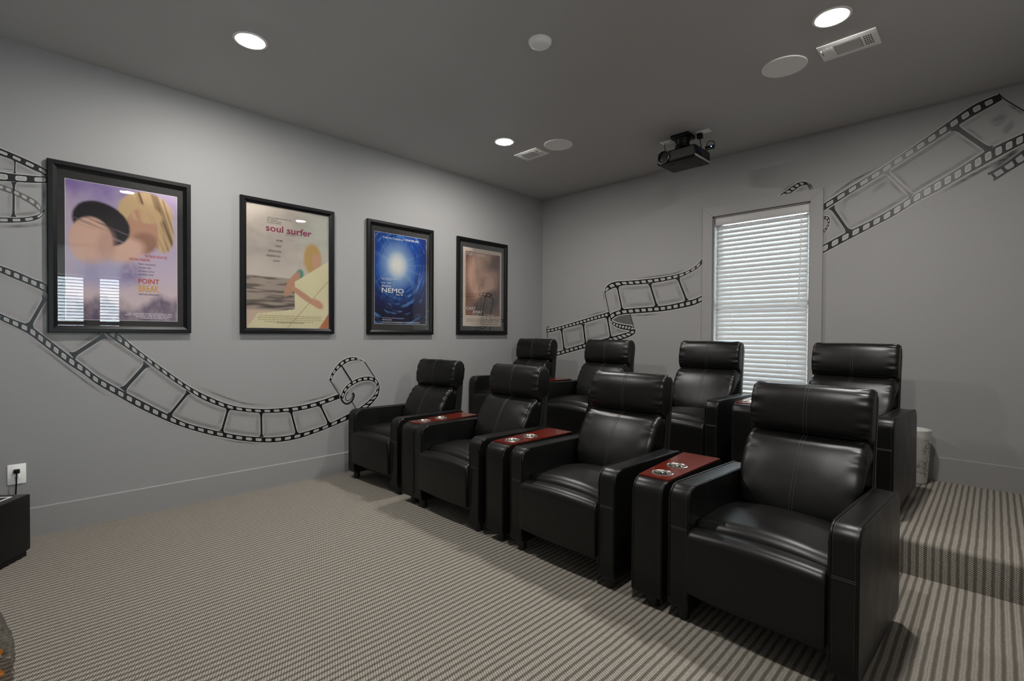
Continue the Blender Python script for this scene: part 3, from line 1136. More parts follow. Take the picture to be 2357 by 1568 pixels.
def art_beach(u, v):
    C = base(u, (205, 193, 180))
    C = lay(C, (150, 140, 130), np.clip(fbm(u, v, 3, 8, 31) * 1.9 - 0.75, 0, 1) * np.clip((v - 0.43) * 5, 0, 1) * 0.75)
    C = lay(C, (196, 205, 190), sell(u, v, 1.0, 0.85, 0.35, 0.25, 0, 0.9) * 0.5)
    sea = np.clip((0.425 + 0.01 * (fbm(u, v, 5, 2, 3) - 0.5) - v) * 90, 0, 1)
    C = lay(C, (168, 152, 138), sea)
    n = fbm(u, v, 4, 46, 41, 3)
    C = lay(C, (88, 80, 74), sea * np.clip(n * 6.0 - 3.1, 0, 1) * 0.8)
    C = lay(C, (48, 44, 42), sea * np.clip(1 - np.abs(v - 0.185 - 0.008 * np.sin(u * 14)) * 55, 0, 1) * (u < 0.62) * 0.9)
    C = lay(C, (206, 180, 160), np.clip((0.155 - v) * 60, 0, 1))
    # plain tan and straw patches
    C = lay(C, (196, 160, 100), sell(u, v, 0.79, 0.60, 0.115, 0.135, 0.12, 0.3))
    C = lay(C, (205, 160, 130), sell(u, v, 0.84, 0.585, 0.055, 0.075, 0.1, 0.5))
    C = lay(C, (70, 150, 135), sell(u, v, 0.62, 0.455, 0.055, 0.045, 0.7, 0.4))
    C = lay(C, (192, 145, 118), sell(u, v, 0.53, 0.375, 0.05, 0.14, -0.75, 0.3))
    # cream slanted panel
    top = 0.395 + (u - 0.56) * 0.46
    low = np.where(u > 0.56, 0.0, 0.10)
    left = (u - 0.0) / 0.62
    board = ((v < top) & (u > 0.56)) | ((u > 0.60 - (0.2 - v) * 0.4) & (v < 0.30)) | ((v < 0.12 + (u - 0.15) * 0.10) & (v < u * 0.95 + 0.0))
    board = board & ~((u > 0.86 + 0.0) & (v < (u - 0.86) * 0.85))
    C = lay(C, (226, 217, 178), board.astype(float))
    C = lay(C, (205, 188, 140), board * np.clip(fbm(u, v, 2, 3, 55) * 1.4 - 0.6, 0, 1) * 0.5)
    st = np.abs((v - 0.0) - (u - 0.47) * 0.80)
    C = lay(C, (176, 146, 84), board * np.clip(1 - st * 130, 0, 1))
    C = lay(C, (198, 150, 122), sell(u, v, 0.68, 0.275, 0.20, 0.028, -0.42, 0.35))
    C = lay(C, (205, 155, 126), sell(u, v, 0.85, 0.215, 0.085, 0.035, -0.35, 0.4))
    C = lay(C, (196, 120, 80), ((u > 0.88) & (v < (u - 0.88) * 1.1)).astype(float))
    return C


def art_sea(u, v):
    r = np.hypot((u - 0.42) / 0.62, (v - 0.66) / 0.50)
    C = base(u, (16, 14, 52))
    C = lay(C, (18, 60, 160), np.clip(1.45 - r, 0, 1) * np.clip(v * 2.2 - 0.25, 0, 1))
    C = lay(C, (30, 120, 205), np.clip(1.0 - r, 0, 1) ** 1.2)
    C = lay(C, (190, 215, 225), np.clip(0.62 - r, 0, 1) ** 1.1 * 1.9 * np.ones_like(r))
    C = lay(C, (240, 235, 225), np.clip((0.34 - r) * 4, 0, 1))
    th = np.arctan2(v - 0.66, (u - 0.42) * 1.25)
    C = lay(C, (170, 210, 230), np.clip(np.sin(th * 19 + 3 * np.sin(th * 5)) * 1.5 - 0.9, 0, 1) * np.clip(1.0 - r, 0, 1) * 0.45)
    n = fbm(th / 6.283 + 0.5, np.clip(r / 2, 0, 1), 22, 46, 61, 3)
    sw = np.clip(n * 5 - 3.0, 0, 1) * np.clip((r - 0.42) * 3, 0, 1)
    C = lay(C, (110, 170, 235), sw * 0.55)
    C = lay(C, (8, 12, 50), np.clip((1 - n) * 5 - 3.1, 0, 1) * np.clip((r - 0.4) * 3, 0, 1) * np.clip(1.6 - r, 0, 1) * 0.8)
    return np.clip(C, 0, 1)


def art_sepia(u, v):
    C = base(u, (222, 205, 188))
    ins = ((u > 0.06) & (u < 0.955) & (v > 0.135) & (v < 0.955)).astype(float)
    edge = fbm(u, v, 18, 26, 71)
    ins = ins * np.clip(np.minimum(np.minimum(u - 0.045, 0.975 - u), np.minimum(v - 0.12, 0.97 - v)) * 40 + edge * 1.4 - 0.6, 0, 1)
    C = lay(C, (120, 72, 58), ins)
    C = lay(C, (222, 178, 152), ins * sell(u, v, 0.48, 0.66, 0.40, 0.33, 0.05, 0.45))
    C = lay(C, (158, 104, 84), ins * np.clip(fbm(u, v, 6, 7, 77) * 2.4 - 1.0, 0, 1) * 0.75)
    C = lay(C, (44, 28, 22), ins * sell(u, v, 0.62, 0.30, 0.36, 0.15, 0.3, 0.4) * (0.55 + 0.45 * fbm(u, v, 18, 20, 79)))
    C = lay(C, (70, 46, 38), ins * sell(u, v, 0.9, 0.86, 0.35, 0.10, 0.25, 0.9) * 0.8)
    C = lay(C, (150, 112, 96), ins * sell(u, v, 0.12, 0.30, 0.14, 0.2, 0.2, 0.8) * 0.7)
    return C


FR_W, FR_D = 0.046, 0.030


def poster(y0, y1, z0, z1, sheet, art, label, texts, bars):
    root = tag(empty('framed_poster', (0.0025, (y0 + y1) / 2, z0)), label, 'poster', 'framed film posters on the left wall')
    oy_, oz_ = -(y0 + y1) / 2, -z0
    o = [(y0, z0), (y1, z0), (y1, z1), (y0, z1)]
    i = [(y0 + FR_W, z0 + FR_W), (y1 - FR_W, z0 + FR_W), (y1 - FR_W, z1 - FR_W), (y0 + FR_W, z1 - FR_W)]
    for k in range(4):
        j = (k + 1) % 4
        lerp = lambda a, b, t: (a[0] + (b[0] - a[0]) * t, a[1] + (b[1] - a[1]) * t)
        pr = [(0.0, 0.002), (0.0, FR_D - 0.004), (0.08, FR_D), (0.55, FR_D), (0.9, FR_D - 0.010), (1.0, FR_D - 0.012), (1.0, 0.002)]
        bm = bmesh.new()
        A = [bm.verts.new((x, lerp(o[k], i[k], t)[0] + oy_, lerp(o[k], i[k], t)[1] + oz_)) for t, x in pr]
        B = [bm.verts.new((x, lerp(o[j], i[j], t)[0] + oy_, lerp(o[j], i[j], t)[1] + oz_)) for t, x in pr]
        n = len(pr)
        bm.faces.new(A)
        bm.faces.new(list(reversed(B)))
        for q in range(n):
            q2 = (q + 1) % n
            bm.faces.new((A[q2], A[q], B[q], B[q2]))
        bm_obj('frame_rail', bm, 'frame', root)
    f = FR_W - 0.004
    box_obj('mat_board', 0.003, 0.0080, y0 + f + oy_, y1 - f + oy_, z0 + f + oz_, z1 - f + oz_, 'mat', root)
    sy0, sy1, sz0, sz1 = sheet
    NU, NV = 132, 196
    uu, vv = np.meshgrid(np.linspace(0, 1, NU), np.linspace(0, 1, NV))
    C = art(uu, vv)
    X = np.full(uu.size, 0.0090)
    co = np.stack([X, (sy0 + uu.ravel() * (sy1 - sy0)) + oy_, (sz0 + vv.ravel() * (sz1 - sz0)) + oz_], 1)
    idx = np.arange(NU * NV).reshape(NV, NU)
    fc = np.stack([idx[:-1, :-1].ravel(), idx[:-1, 1:].ravel(), idx[1:, 1:].ravel(), idx[1:, :-1].ravel()], 1)
    me = bpy.data.meshes.new('print_sheet')
    me.from_pydata(co.tolist(), [], fc.tolist())
    at = me.attributes.new('print', 'FLOAT_COLOR', 'POINT')
    rgba = np.concatenate([C.reshape(-1, 3), np.ones((NU * NV, 1))], 1).astype(np.float32)
    at.data.foreach_set('color', rgba.ravel())
    me.update()
    finish('print_sheet', me, 'print', root)
    w = 0.0022        # white paper margin
    bm = bmesh.new()
    for b in ((sy0 - w, sy1 + w, sz0 - w, sz0), (sy0 - w, sy1 + w, sz1, sz1 + w), (sy0 - w, sy0, sz0, sz1), (sy1, sy1 + w, sz0, sz1)):
        bbox(bm, 0.0082, 0.0090, b[0] + oy_, b[1] + oy_, b[2] + oz_, b[3] + oz_)
    bm_obj('paper_margin', bm, 'white', root)
    bycol = {}
    for txt, xl, xr, yl, h, col in texts:
        V, Fc = text_geo(txt)
        if not V:
            continue
        A_ = np.array(V)
        mn, mx = A_.min(0), A_.max(0)
        ya, za = on_left(xl, yl)
        yb, _ = on_left(xr, yl)
        _, zt = on_left(xl, yl - h / 2)
        _, zb = on_left(xl, yl + h / 2)
        hh = zt - zb
        LV, LF = bycol.setdefault(col, ([], []))
        oo = len(LV)
        for x_, y_, _z in V:
            LV.append((0.0096, ya + (x_ - mn[0]) / (mx[0] - mn[0]) * (yb - ya) + oy_, za - hh / 2 + (y_ - mn[1]) / (mx[1] - mn[1]) * hh + oz_))
        LF += [tuple(q + oo for q in f_) for f_ in Fc]
    for col, (LV, LF) in bycol.items():
        mesh_obj('lettering', LV, LF, plain('poster_ink', srgb(*col), 0.5, 0, 0.2), root)
    if bars:
        col, rows = bars
        bm = bmesh.new()
        rr = random.Random(5)
        for u0, u1, v_, hv in rows:
            u = u0
            while u < u1:
                du = rr.uniform(0.02, 0.06)
                a, b = sy0 + u * (sy1 - sy0), sy0 + min(u1, u + du) * (sy1 - sy0)
                zc = sz0 + v_ * (sz1 - sz0)
                bbox(bm, 0.0092, 0.0096, a + oy_, b + oy_, zc + oz_, zc + hv + oz_)
                u += du + 0.008
        bm_obj('credit_block', bm, plain('credit_ink', srgb(*col), 0.5, 0, 0.2), root)
    box_obj('glass_pane', 0.0125, 0.0145, y0 + f + oy_, y1 - f + oy_, z0 + f + oz_, z1 - f + oz_, 'glass', root)
    return root


Z1 = lambda x, y: (x / 3.136, 300 + y / 3.136)
t = []


def T1(s, xl, xr, y, h, col):
    a = Z1(xl, y)
    t.append((s, a[0], Z1(xr, y)[0], a[1], h / 3.136, col))


RED, INK, GOLD = (196, 78, 52), (92, 84, 96), (226, 170, 60)
T1('PATRICK SWAYZE', 1045, 1203, 910, 19, RED)
T1('KEANU REEVES', 932, 1080, 928, 19, RED)
T1('TWENTY-SEVEN BANKS', 993, 1120, 966, 11, INK)
T1('IN THREE YEARS', 1000, 1087, 992, 11, INK)
T1('ANYTHING TO CATCH', 995, 1110, 1017, 11, INK)
T1('THE PERFECT WAVE', 995, 1105, 1041, 11, INK)
T1('POINT', 998, 1147, 1088, 36, RED)
T1('BREAK', 998, 1147, 1140, 48, GOLD)
T1('100% PURE ADRENALINE', 998, 1147, 1184, 11, INK)
poster(-4.757, -3.985, 1.276, 2.371, (-4.672, -4.070, 1.362, 2.266), art_lavender, 'framed poster with lavender background and orange title lettering',
       t, ((225, 218, 226), [(0.52, 0.95, 0.052, 0.005), (0.50, 0.95, 0.040, 0.005), (0.60, 0.95, 0.028, 0.005), (0.64, 0.9, 0.016, 0.005)]))

t = []


def T2(s, xl, xr, y, h, col):
    t.append((s, 520 + xl / 4.127, 520 + xr / 4.127, 420 + y / 4.127, h / 4.127, col))


MAG, DK, GR = (150, 48, 88), (66, 58, 56), (98, 88, 84)
T2('soul surfer', 375, 808, 428, 64, MAG)
T2('WHEN YOU COME BACK FROM A LOSS', 387, 612, 330, 9, GR)
T2('BEAT THE ODDS', 385, 482, 347, 9, GR)
T2('AND NEVER SAY NEVER', 385, 522, 363, 9, GR)
T2('YOU FIND A CHAMPION', 385, 520, 379, 9, GR)
T2('THE INSPIRING TRUE STORY OF', 565, 715, 489, 8, GR)
T2('BETHANY HAMILTON', 565, 660, 503, 8, GR)
T2('ROBB', 475, 533, 553, 19, DK)
T2('HUNT', 465, 523, 606, 19, DK)
T2('NICHOLSON', 400, 520, 648, 19, DK)
T2('UNDERWOOD', 378, 513, 693, 19, DK)
T2('QUAID', 442, 508, 745, 19, DK)
T2('IN THEATERS EVERYWHERE APRIL 8', 478, 735, 1334, 12, (120, 108, 84))
poster(-3.652, -2.880, 1.275, 2.371, (-3.603, -2.928, 1.322, 2.324), art_beach, 'framed poster of a grey beach with mauve title',
       t, ((186, 172, 130), [(0.14, 0.90, 0.098, 0.006), (0.12, 0.90, 0.082, 0.006), (0.13, 0.92, 0.066, 0.006), (0.2, 0.8, 0.050, 0.006)]))

t = []


def T3(s, xl, xr, y, h, col):
    t.append((s, 820 + xl / 4.9, 820 + xr / 4.9, 480 + y / 4.9, h / 4.9, col))


WHT = (236, 236, 232)
T3('From the Creators of', 298, 525, 322, 24, WHT)
T3('MONSTERS, INC.', 538, 700, 358, 26, WHT)
T3('There are 3.7 trillion fish in the ocean.', 280, 462, 784, 11, WHT)
T3("They're looking for one.", 280, 395, 799, 11, WHT)
T3('Disney   PIXAR', 275, 386, 838, 18, WHT)
T3('FINDING', 280, 386, 872, 22, WHT)
T3('NEMO', 280, 528, 918, 54, WHT)
T3('May 30', 440, 518, 975, 22, WHT)
T3('WALT DISNEY PICTURES PRESENTS A PIXAR ANIMATION STUDIOS FILM', 284, 706, 1281, 11, WHT)
poster(-2.553, -1.784, 1.272, 2.372, (-2.470, -1.868, 1.377, 2.266), art_sea, 'framed poster of deep blue sea with white glow',
       t, ((200, 205, 215), [(0.14, 0.55, 0.062, 0.004), (0.14, 0.32, 0.040, 0.006)]))

t = []
T3('TOM HANKS', 1230, 1450, 506, 34, (226, 222, 216))
T3('CAST', 1230, 1336, 1124, 32, (226, 222, 216))
T3('AWAY', 1303, 1420, 1166, 34, (236, 232, 228))
T3('At the edge of the world, his journey begins.', 1300, 1546, 1193, 12, (236, 232, 228))
poster(-1.460, -0.680, 1.275, 2.366, (-1.366, -0.771, 1.374, 2.260), art_sepia, 'framed sepia brown poster with cream border nearest the corner',
       t, ((150, 138, 126), [(0.08, 0.93, 0.085, 0.006), (0.08, 0.93, 0.068, 0.006), (0.08, 0.93, 0.051, 0.006), (0.2, 0.9, 0.022, 0.006)]))


# ------------------------------------------------------------------ recliners
def loop_super(cd_, cz_, rd, rz_, tilt, e=2.6, n=40):
    P = []
    for k in range(n):
        a = 2 * PI * k / n
        x = math.copysign(abs(math.cos(a)) ** (2 / e), math.cos(a)) * rd
        y = math.copysign(abs(math.sin(a)) ** (2 / e), math.sin(a)) * rz_
        # tilt > 0 leans the top backwards (+d)
        P.append((cd_ + x * math.cos(tilt) + y * math.sin(tilt), cz_ - x * math.sin(tilt) + y * math.cos(tilt)))
    return P


def pillow(name, loop, hw, parent, nx=34, e0=0.74, s0=0.86, crown=None, pucker=0.0, npuck=15, seed=1, mat='leather', xs=None):
    rr = random.Random(seed)
    n = len(loop)
    c = (sum(p[0] for p in loop) / n, sum(p[1] for p in loop) / n)
    ph = [rr.uniform(0, 6.28) for _ in range(4)]
    V, Fc = [], []
    ss = [math.sin((k / nx - 0.5) * PI * 0.92) / math.sin(0.46 * PI) for k in range(nx + 1)]
    for s in ss:
        a = abs(s)
        k = 1.0
        if a > s0:
            q = min(1.0, (a - s0) / (1 - s0))
            k = e0 + (1 - e0) * math.sqrt(max(0.0, 1 - q * q))
        for j, (d, z_) in enumerate(loop):
            th = 2 * PI * j / n
            kk = k
            if pucker and a > 0.70:
                q = (a - 0.70) / 0.30
                env = math.sin(min(1, q) * PI * 0.58) ** 1.5
                sd = 1 if s > 0 else 2
                wob = (math.sin(th * npuck + ph[sd] + 1.2 * math.sin(th * 3 + ph[3])) * (0.6 + 0.4 * math.sin(th * 5 + ph[sd])) + 0.5 * math.sin(th * int(npuck * 0.6) + ph[0] * sd))
                kk += pucker * env * wob
            dd = c[0] + (d - c[0]) * kk
            zz = c[1] + (z_ - c[1]) * kk
            if crown:
                dd, zz = crown(s, dd, zz)
            V.append((hw * s * (xs(z_) if xs else 1.0), dd, zz))
    for i in range(nx):
        for j in range(n):
            j2 = (j + 1) % n
            Fc.append((i * n + j, i * n + j2, (i + 1) * n + j2, (i + 1) * n + j))
    Fc.append(tuple(reversed(range(n))))
    Fc.append(tuple(nx * n + j for j in range(n)))
    bm = bmesh.new()
    vs = [bm.verts.new(v) for v in V]
    for f in Fc:
        bm.faces.new([vs[q] for q in f])
    return bm_obj(name, bm, mat, parent, 60)


def chair():
    r = empty('recliner', (0, 0, 0))
    # armrests
    prof = round_poly([(0.0, 0.062), (0.0, 0.607), (0.725, 0.592), (0.735, 0.090), (0.70, 0.062)], [0.012, 0.062, 0.045, 0.03, 0.02], 8)
    for s in (-1, 1):
        x0, x1 = (0.2645, 0.3625) if s > 0 else (-0.3625, -0.2645)
        bm = bmesh.new()
        prism_x(bm, prof, x0, x1, 0.009, 3)
        arm = bm_obj('armrest', bm, 'leather', r, 40)
        top = [p for p in prof]
        # welt cords along both rims, from the front foot up and over the top
        path = [(0.0, 0.10), (0.0, 0.30), (0.0, 0.50)] + [p for p in prof if p[1] > 0.53 and p[0] < 0.70]
        cords = []
        for xr in (x0 + 0.0075, x1 - 0.0075):
            cords.append(([(xr, d - (0.0015 if d < 0.03 else 0), z_ + (0.0012 if z_ > 0.56 else 0)) for d, z_ in path], 0.0032, False))
        for c_ in cords:
            tubes_obj('welt_cord', [c_], 'leather', arm, 6)
        st = []
        for xr in (x0 + 0.0145, x1 - 0.0145):
            st.append(([(xr, d - (0.0004 if d < 0.03 else 0), z_ + (0.0004 if z_ > 0.56 else 0)) for d, z_ in path], 0.0008, False))
        for zz in (0.417, 0.424):
            st.append(([(x0 + 0.010, -0.0006, zz), (x1 - 0.010, -0.0006, zz)], 0.0009, False))
        tubes_obj('stitching', st, 'stitch', arm, 5)
    # seat base
    box_obj('seat_base', -0.262, 0.262, 0.075, 0.690, 0.085, 0.335, 'back_fabric', r, 0.01)
    # front panel (folded footrest)
    fp = round_poly([(-0.024, 0.150), (-0.030, 0.424), (0.048, 0.430), (0.078, 0.385), (0.078, 0.160)], [0.014, 0.045, 0.024, 0.01, 0.01], 7)

    def crown_fp(s, d, z_):
        b = 1 - s * s
        return d - 0.010 * b * (1 if d < 0.02 else 0), z_ + 0.016 * b * max(0.0, min(1.0, (z_ - 0.30) / 0.12))

    pillow('footrest_panel', fp, 0.2625, r, 24, 0.97, 0.955, crown_fp, 0.004, 9, 3)
    # seat cushion
    sp = round_poly([(0.050, 0.300), (0.050, 0.460), (0.30, 0.470), (0.575, 0.440), (0.575, 0.300)], [0.02, 0.060, 0.20, 0.03, 0.02], 7)

    def crown_s(s, d, z_):
        b = (1 - s * s)
        w_ = max(0.0, min(1.0, (z_ - 0.33) / 0.09))
        return d - 0.012 * b * max(0.0, min(1.0, (0.16 - d) / 0.1)), z_ + (0.030 * b - 0.008) * w_

    pillow('seat_cushion', sp, 0.2635, r, 24, 0.96, 0.95, crown_s, 0.003, 9, 4)
    # back panel
    bm = bmesh.new()
    bp = round_poly([(0.640, 0.300), (0.728, 0.80), (0.745, 1.026), (0.806, 1.014), (0.742, 0.300)], [0.01, 0.05, 0.012, 0.03, 0.01], 6)
    prism_x(bm, bp, -0.2655, 0.2655, 0.010, 3)
    bk = bm_obj('back_panel', bm, 'back_fabric', r, 40)
    for sx in (-0.266, 0.266):
        tubes_obj('welt_cord', [([(sx, 0.700 + 0.075 * k_ / 8, 0.42 + 0.58 * k_ / 8) for k_ in range(9)], 0.003, False)], 'leather', bk, 6)

    # cushions
    lp = loop_super(0.612, 0.590, 0.088, 0.218, math.radians(27), 2.7, 112)

    def crown_b(s, d, z_):
        return d - 0.022 * (1 - s * s) * max(0.2, min(1.0, (0.66 - d) / 0.04)), z_

    bc = pillow('back_cushion', lp, 0.2645, r, 44, 0.76, 0.88, crown_b, 0.036, 18, 8, 'leather', lambda z_: 1 - 0.20 * max(0.0, min(1.0, (0.66 - z_) / 0.26)) ** 2)
    lh = loop_super(0.738, 0.908, 0.074, 0.127, math.radians(10), 2.6, 112)

    def crown_h(s, d, z_):
        return d - 0.016 * (1 - s * s) * max(0.0, min(1.0, (0.76 - d) / 0.04)), z_ + 0.004 * (1 - s * s)

    hd = pillow('headrest', lh, 0.2665, r, 44, 0.84, 0.92, crown_h, 0.036, 21, 12)
    for part, lpz, cr in ((bc, lp, crown_b), (hd, lh, crown_h)):
        front = [p for k_, p in enumerate(lpz)]
        # front half of the loop, top to bottom
        n = len(lpz)
        order = [lpz[k_ % n] for k_ in range(n // 4 - 5, 3 * n // 4 + 2)]
        pts = [cr(0, d, z_) for d, z_ in order]
        cs = []
        for sx in (-0.007, 0.007):
            cs.append(([(sx, d - 0.0006, z_ + 0.0003) for d, z_ in pts], 0.0013, False))
        tubes_obj('stitching', cs, 'stitch', part, 5)
    for sx in (-0.308, 0.308):
        for d in (0.050, 0.640):
            lathe_obj('foot', [(0.020, 0.0), (0.026, 0.006), (0.027, 0.05), (0.027, 0.064)], 'foot', r, 16, (sx, d, 0))
    return r


c0 = chair()
places = [
    (0.570, -2.812, 0, math.radians(3.4), 'black leather recliner in the front row nearest the poster wall'),
    (1.578, -2.832, 0, 0.0, 'black leather recliner in the front row, second from the poster wall'),
    (2.584, -2.832, 0, 0.0, 'black leather recliner in the front row, third from the poster wall'),
    (3.589, -2.840, 0, math.radians(-2.3), 'largest looking black leather recliner at the right end of the front row'),
    (0.385, -1.275, PLAT_Z, math.radians(0.5), 'black leather recliner on the step in the room corner, back row'),
    (1.400, -1.280, PLAT_Z, 0.0, 'black leather recliner on the step beneath the folded film strip mural'),
    (2.465, -1.280, PLAT_Z, 0.0, 'black leather recliner on the step in front of the window blind'),
    (3.500, -1.290, PLAT_Z, math.radians(-3.0), 'black leather recliner on the step beside the marbled bin'),
]
for i_, (x, y, z, rz, lab) in enumerate(places):
    o = c0 if i_ == 0 else copy_tree(c0)
    o.location = (x, y, z)
    o.rotation_euler = (0, 0, rz)
    tag(o, lab, 'recliner', 'black leather recliners in two rows')


# ------------------------------------------------------------------ consoles
def console():
    r = empty('cup_console', (0, 0, 0))
    wf, wb, D = 0.076, 0.106, 0.665
    w_at = lambda d: wf + (wb - wf) * max(0, min(1, d / D))
    prof = round_poly([(0.0, 0.062), (0.0, 0.598), (D, 0.598), (D, 0.062)], [0.008, 0.062, 0.012, 0.008], 8)
    bm = bmesh.new()
    prism_x(bm, prof, -1.0, 1.0, 0.0)
    for v in bm.verts:
        v.co.x *= w_at(v.co.y)
    es = [e for e in bm.edges if abs(e.verts[0].co.x - e.verts[1].co.x) < 0.05 and e.verts[0].co.x * e.verts[1].co.x > 0]
    bmesh.ops.bevel(bm, geom=es, offset=0.008, segments=3, affect='EDGES', profile=0.5)
    bd = bm_obj('body', bm, 'leather', r, 40)
    path = [(0.0, 0.08), (0.0, 0.3), (0.0, 0.5)] + [p for p in prof if p[1] > 0.53 and p[0] < 0.08]
    for s in (-1, 1):
        tubes_obj('welt_cord', [([(s * (w_at(d) - 0.007), d - 0.0012, z_ + (0.001 if z_ > 0.56 else 0)) for d, z_ in path], 0.0030, False)], 'leather', bd, 6)
    tubes_obj('stitching', [([(s * (w_at(d) - 0.0135), d - 0.0005, z_ + 0.0003) for d, z_ in path], 0.0008, False) for s in (-1, 1)], 'stitch', bd, 5)
    # wooden top with two round cut-outs
    d0, d1, zt, th = 0.066, 0.650, 0.6045, 0.0065
    outer = [(-w_at(d0) + 0.002, d0), (w_at(d0) - 0.002, d0), (w_at(d1) - 0.002, d1), (-w_at(d1) + 0.002, d1)]
    cups = [(0.0, 0.160), (-0.004, 0.335)]
    loops = [outer]
    for cx_, cy_ in cups:
        loops.append([(cx_ + 0.0455 * math.cos(2 * PI * k / 28), cy_ + 0.0455 * math.sin(2 * PI * k / 28)) for k in range(28)])
    flat = [p for l in loops for p in l]
    tris = tessellate_polygon([[Vector((p[0], p[1], 0)) for p in l] for l in loops])
    n = len(flat)
    V = [(p[0], p[1], zt) for p in flat] + [(p[0], p[1], zt - th) for p in flat]
    Fc = [tuple(q) for q in tris] + [tuple(i + n for i in reversed(q)) for q in tris]
    o = 0
    for l in loops:
        m_ = len(l)
        for k in range(m_):
            k2 = (k + 1) % m_
            Fc.append((o + k, o + k2, n + o + k2, n + o + k))
        o += m_
    bm = bmesh.new()
    vs = [bm.verts.new(v) for v in V]
    for f in Fc:
        try:
            bm.faces.new([vs[q] for q in f])
        except ValueError:
            pass
    bm_obj('wooden_top', bm, 'cherry', r)
    for cx_, cy_ in cups:
        lathe_obj('cup_holder', [(0.053, 0.0), (0.053, 0.0022), (0.050, 0.0035), (0.046, 0.0030), (0.0440, 0.0), (0.0425, -0.060), (0.039, -0.064), (0.001, -0.064)],
                  'steel', r, 32, (cx_, cy_, zt), False, False, 50)
    # dark well under the cut-outs keeps the body closed
    for d in (0.055, 0.60):
        lathe_obj('foot', [(0.020, 0.0), (0.026, 0.006), (0.027, 0.05), (0.027, 0.064)], 'foot', r, 16, (0.012, d, 0))
    return r


k0 = console()
cons = [
    (1.134, -2.832, 0, math.radians(4.5), 'black console with red wooden cup-holder top, front row nearest the posters'),
    (2.083, -2.832, 0, math.radians(0.6), 'black console with red wooden cup-holder top, middle of the front row'),
    (3.121, -2.832, 0, math.radians(2.0), 'black console with red wooden cup-holder top beside the rightmost front recliner'),
    (0.885, -1.280, PLAT_Z, math.radians(1.5), 'black console with red wooden top on the step near the corner'),
    (1.935, -1.280, PLAT_Z, 0.0, 'black console on the step between the second and third back-row recliners'),
    (3.003, -1.280, PLAT_Z, 0.0, 'black console with red wooden top on the step below the window'),
]
for i_, (x, y, z, rz, lab) in enumerate(cons):
    o = k0 if i_ == 0 else copy_tree(k0)
    o.location = (x, y, z)
    o.rotation_euler = (0, 0, rz)
    tag(o, lab, 'console', 'cup holder consoles between the recliners')


# ------------------------------------------------------------------ ceiling fittings
def downlight(x, y, label):
    r = tag(empty('downlight', (x, y, RH)), label, 'light', 'recessed ceiling lights')
    lathe_obj('trim_ring', [(0.0945, 0.0), (0.0945, -0.003), (0.0925, -0.0048), (0.0735, -0.0048), (0.0710, -0.0025)], 'white', r, 40, (0, 0, 0), False, False, 50)
    lathe_obj('baffle', [(0.0712, -0.0025), (0.0715, -0.001), (0.0690, -0.0020)], 'baffle', r, 40, (0, 0, 0), False, False, 50)
    lathe_obj('housing', [(0.0720, 0.001), (0.0722, 0.05), (0.0005, 0.051)], 'white', r, 40, (0, 0, 0), False, True, 50)
    pr = [(0.0692 * math.cos(a), -0.0022 - 0.0060 * math.sin(a)) for a in [k * PI / 2 / 8 for k in range(8)]]
    lathe_obj('lens', pr, 'lamp', r, 40, (0, 0, 0), False, True, 50)


downlight(1.037, -3.893, 'lit recessed ceiling light nearest the top left of the photo')
downlight(1.037, -1.737, 'lit recessed ceiling light beside the small white vent')
downlight(3.605, -1.718, 'lit recessed ceiling light beside the long white vent')
downlight(3.605, -3.893, 'lit recessed ceiling light above the camera, mirrored in poster glass')


def speaker(x, y, label):
    r = tag(empty('ceiling_speaker', (x, y, RH)), label, 'speaker', 'round ceiling speakers')
    lathe_obj('rim', [(0.133, 0.0), (0.133, -0.004), (0.131, -0.006), (0.1275, -0.006), (0.1275, -0.003)], 'white', r, 48, (0, 0, 0), False, False, 50)
    lathe_obj('grille', [(0.1275, -0.003), (0.1275, -0.0045), (0.0005, -0.0050)], 'grille', r, 48, (0, 0, 0), False, True, 50)


speaker(1.350, -1.340, 'round white ceiling speaker beside the smaller vent')
speaker(3.263, -1.351, 'round white ceiling speaker beside the larger vent')


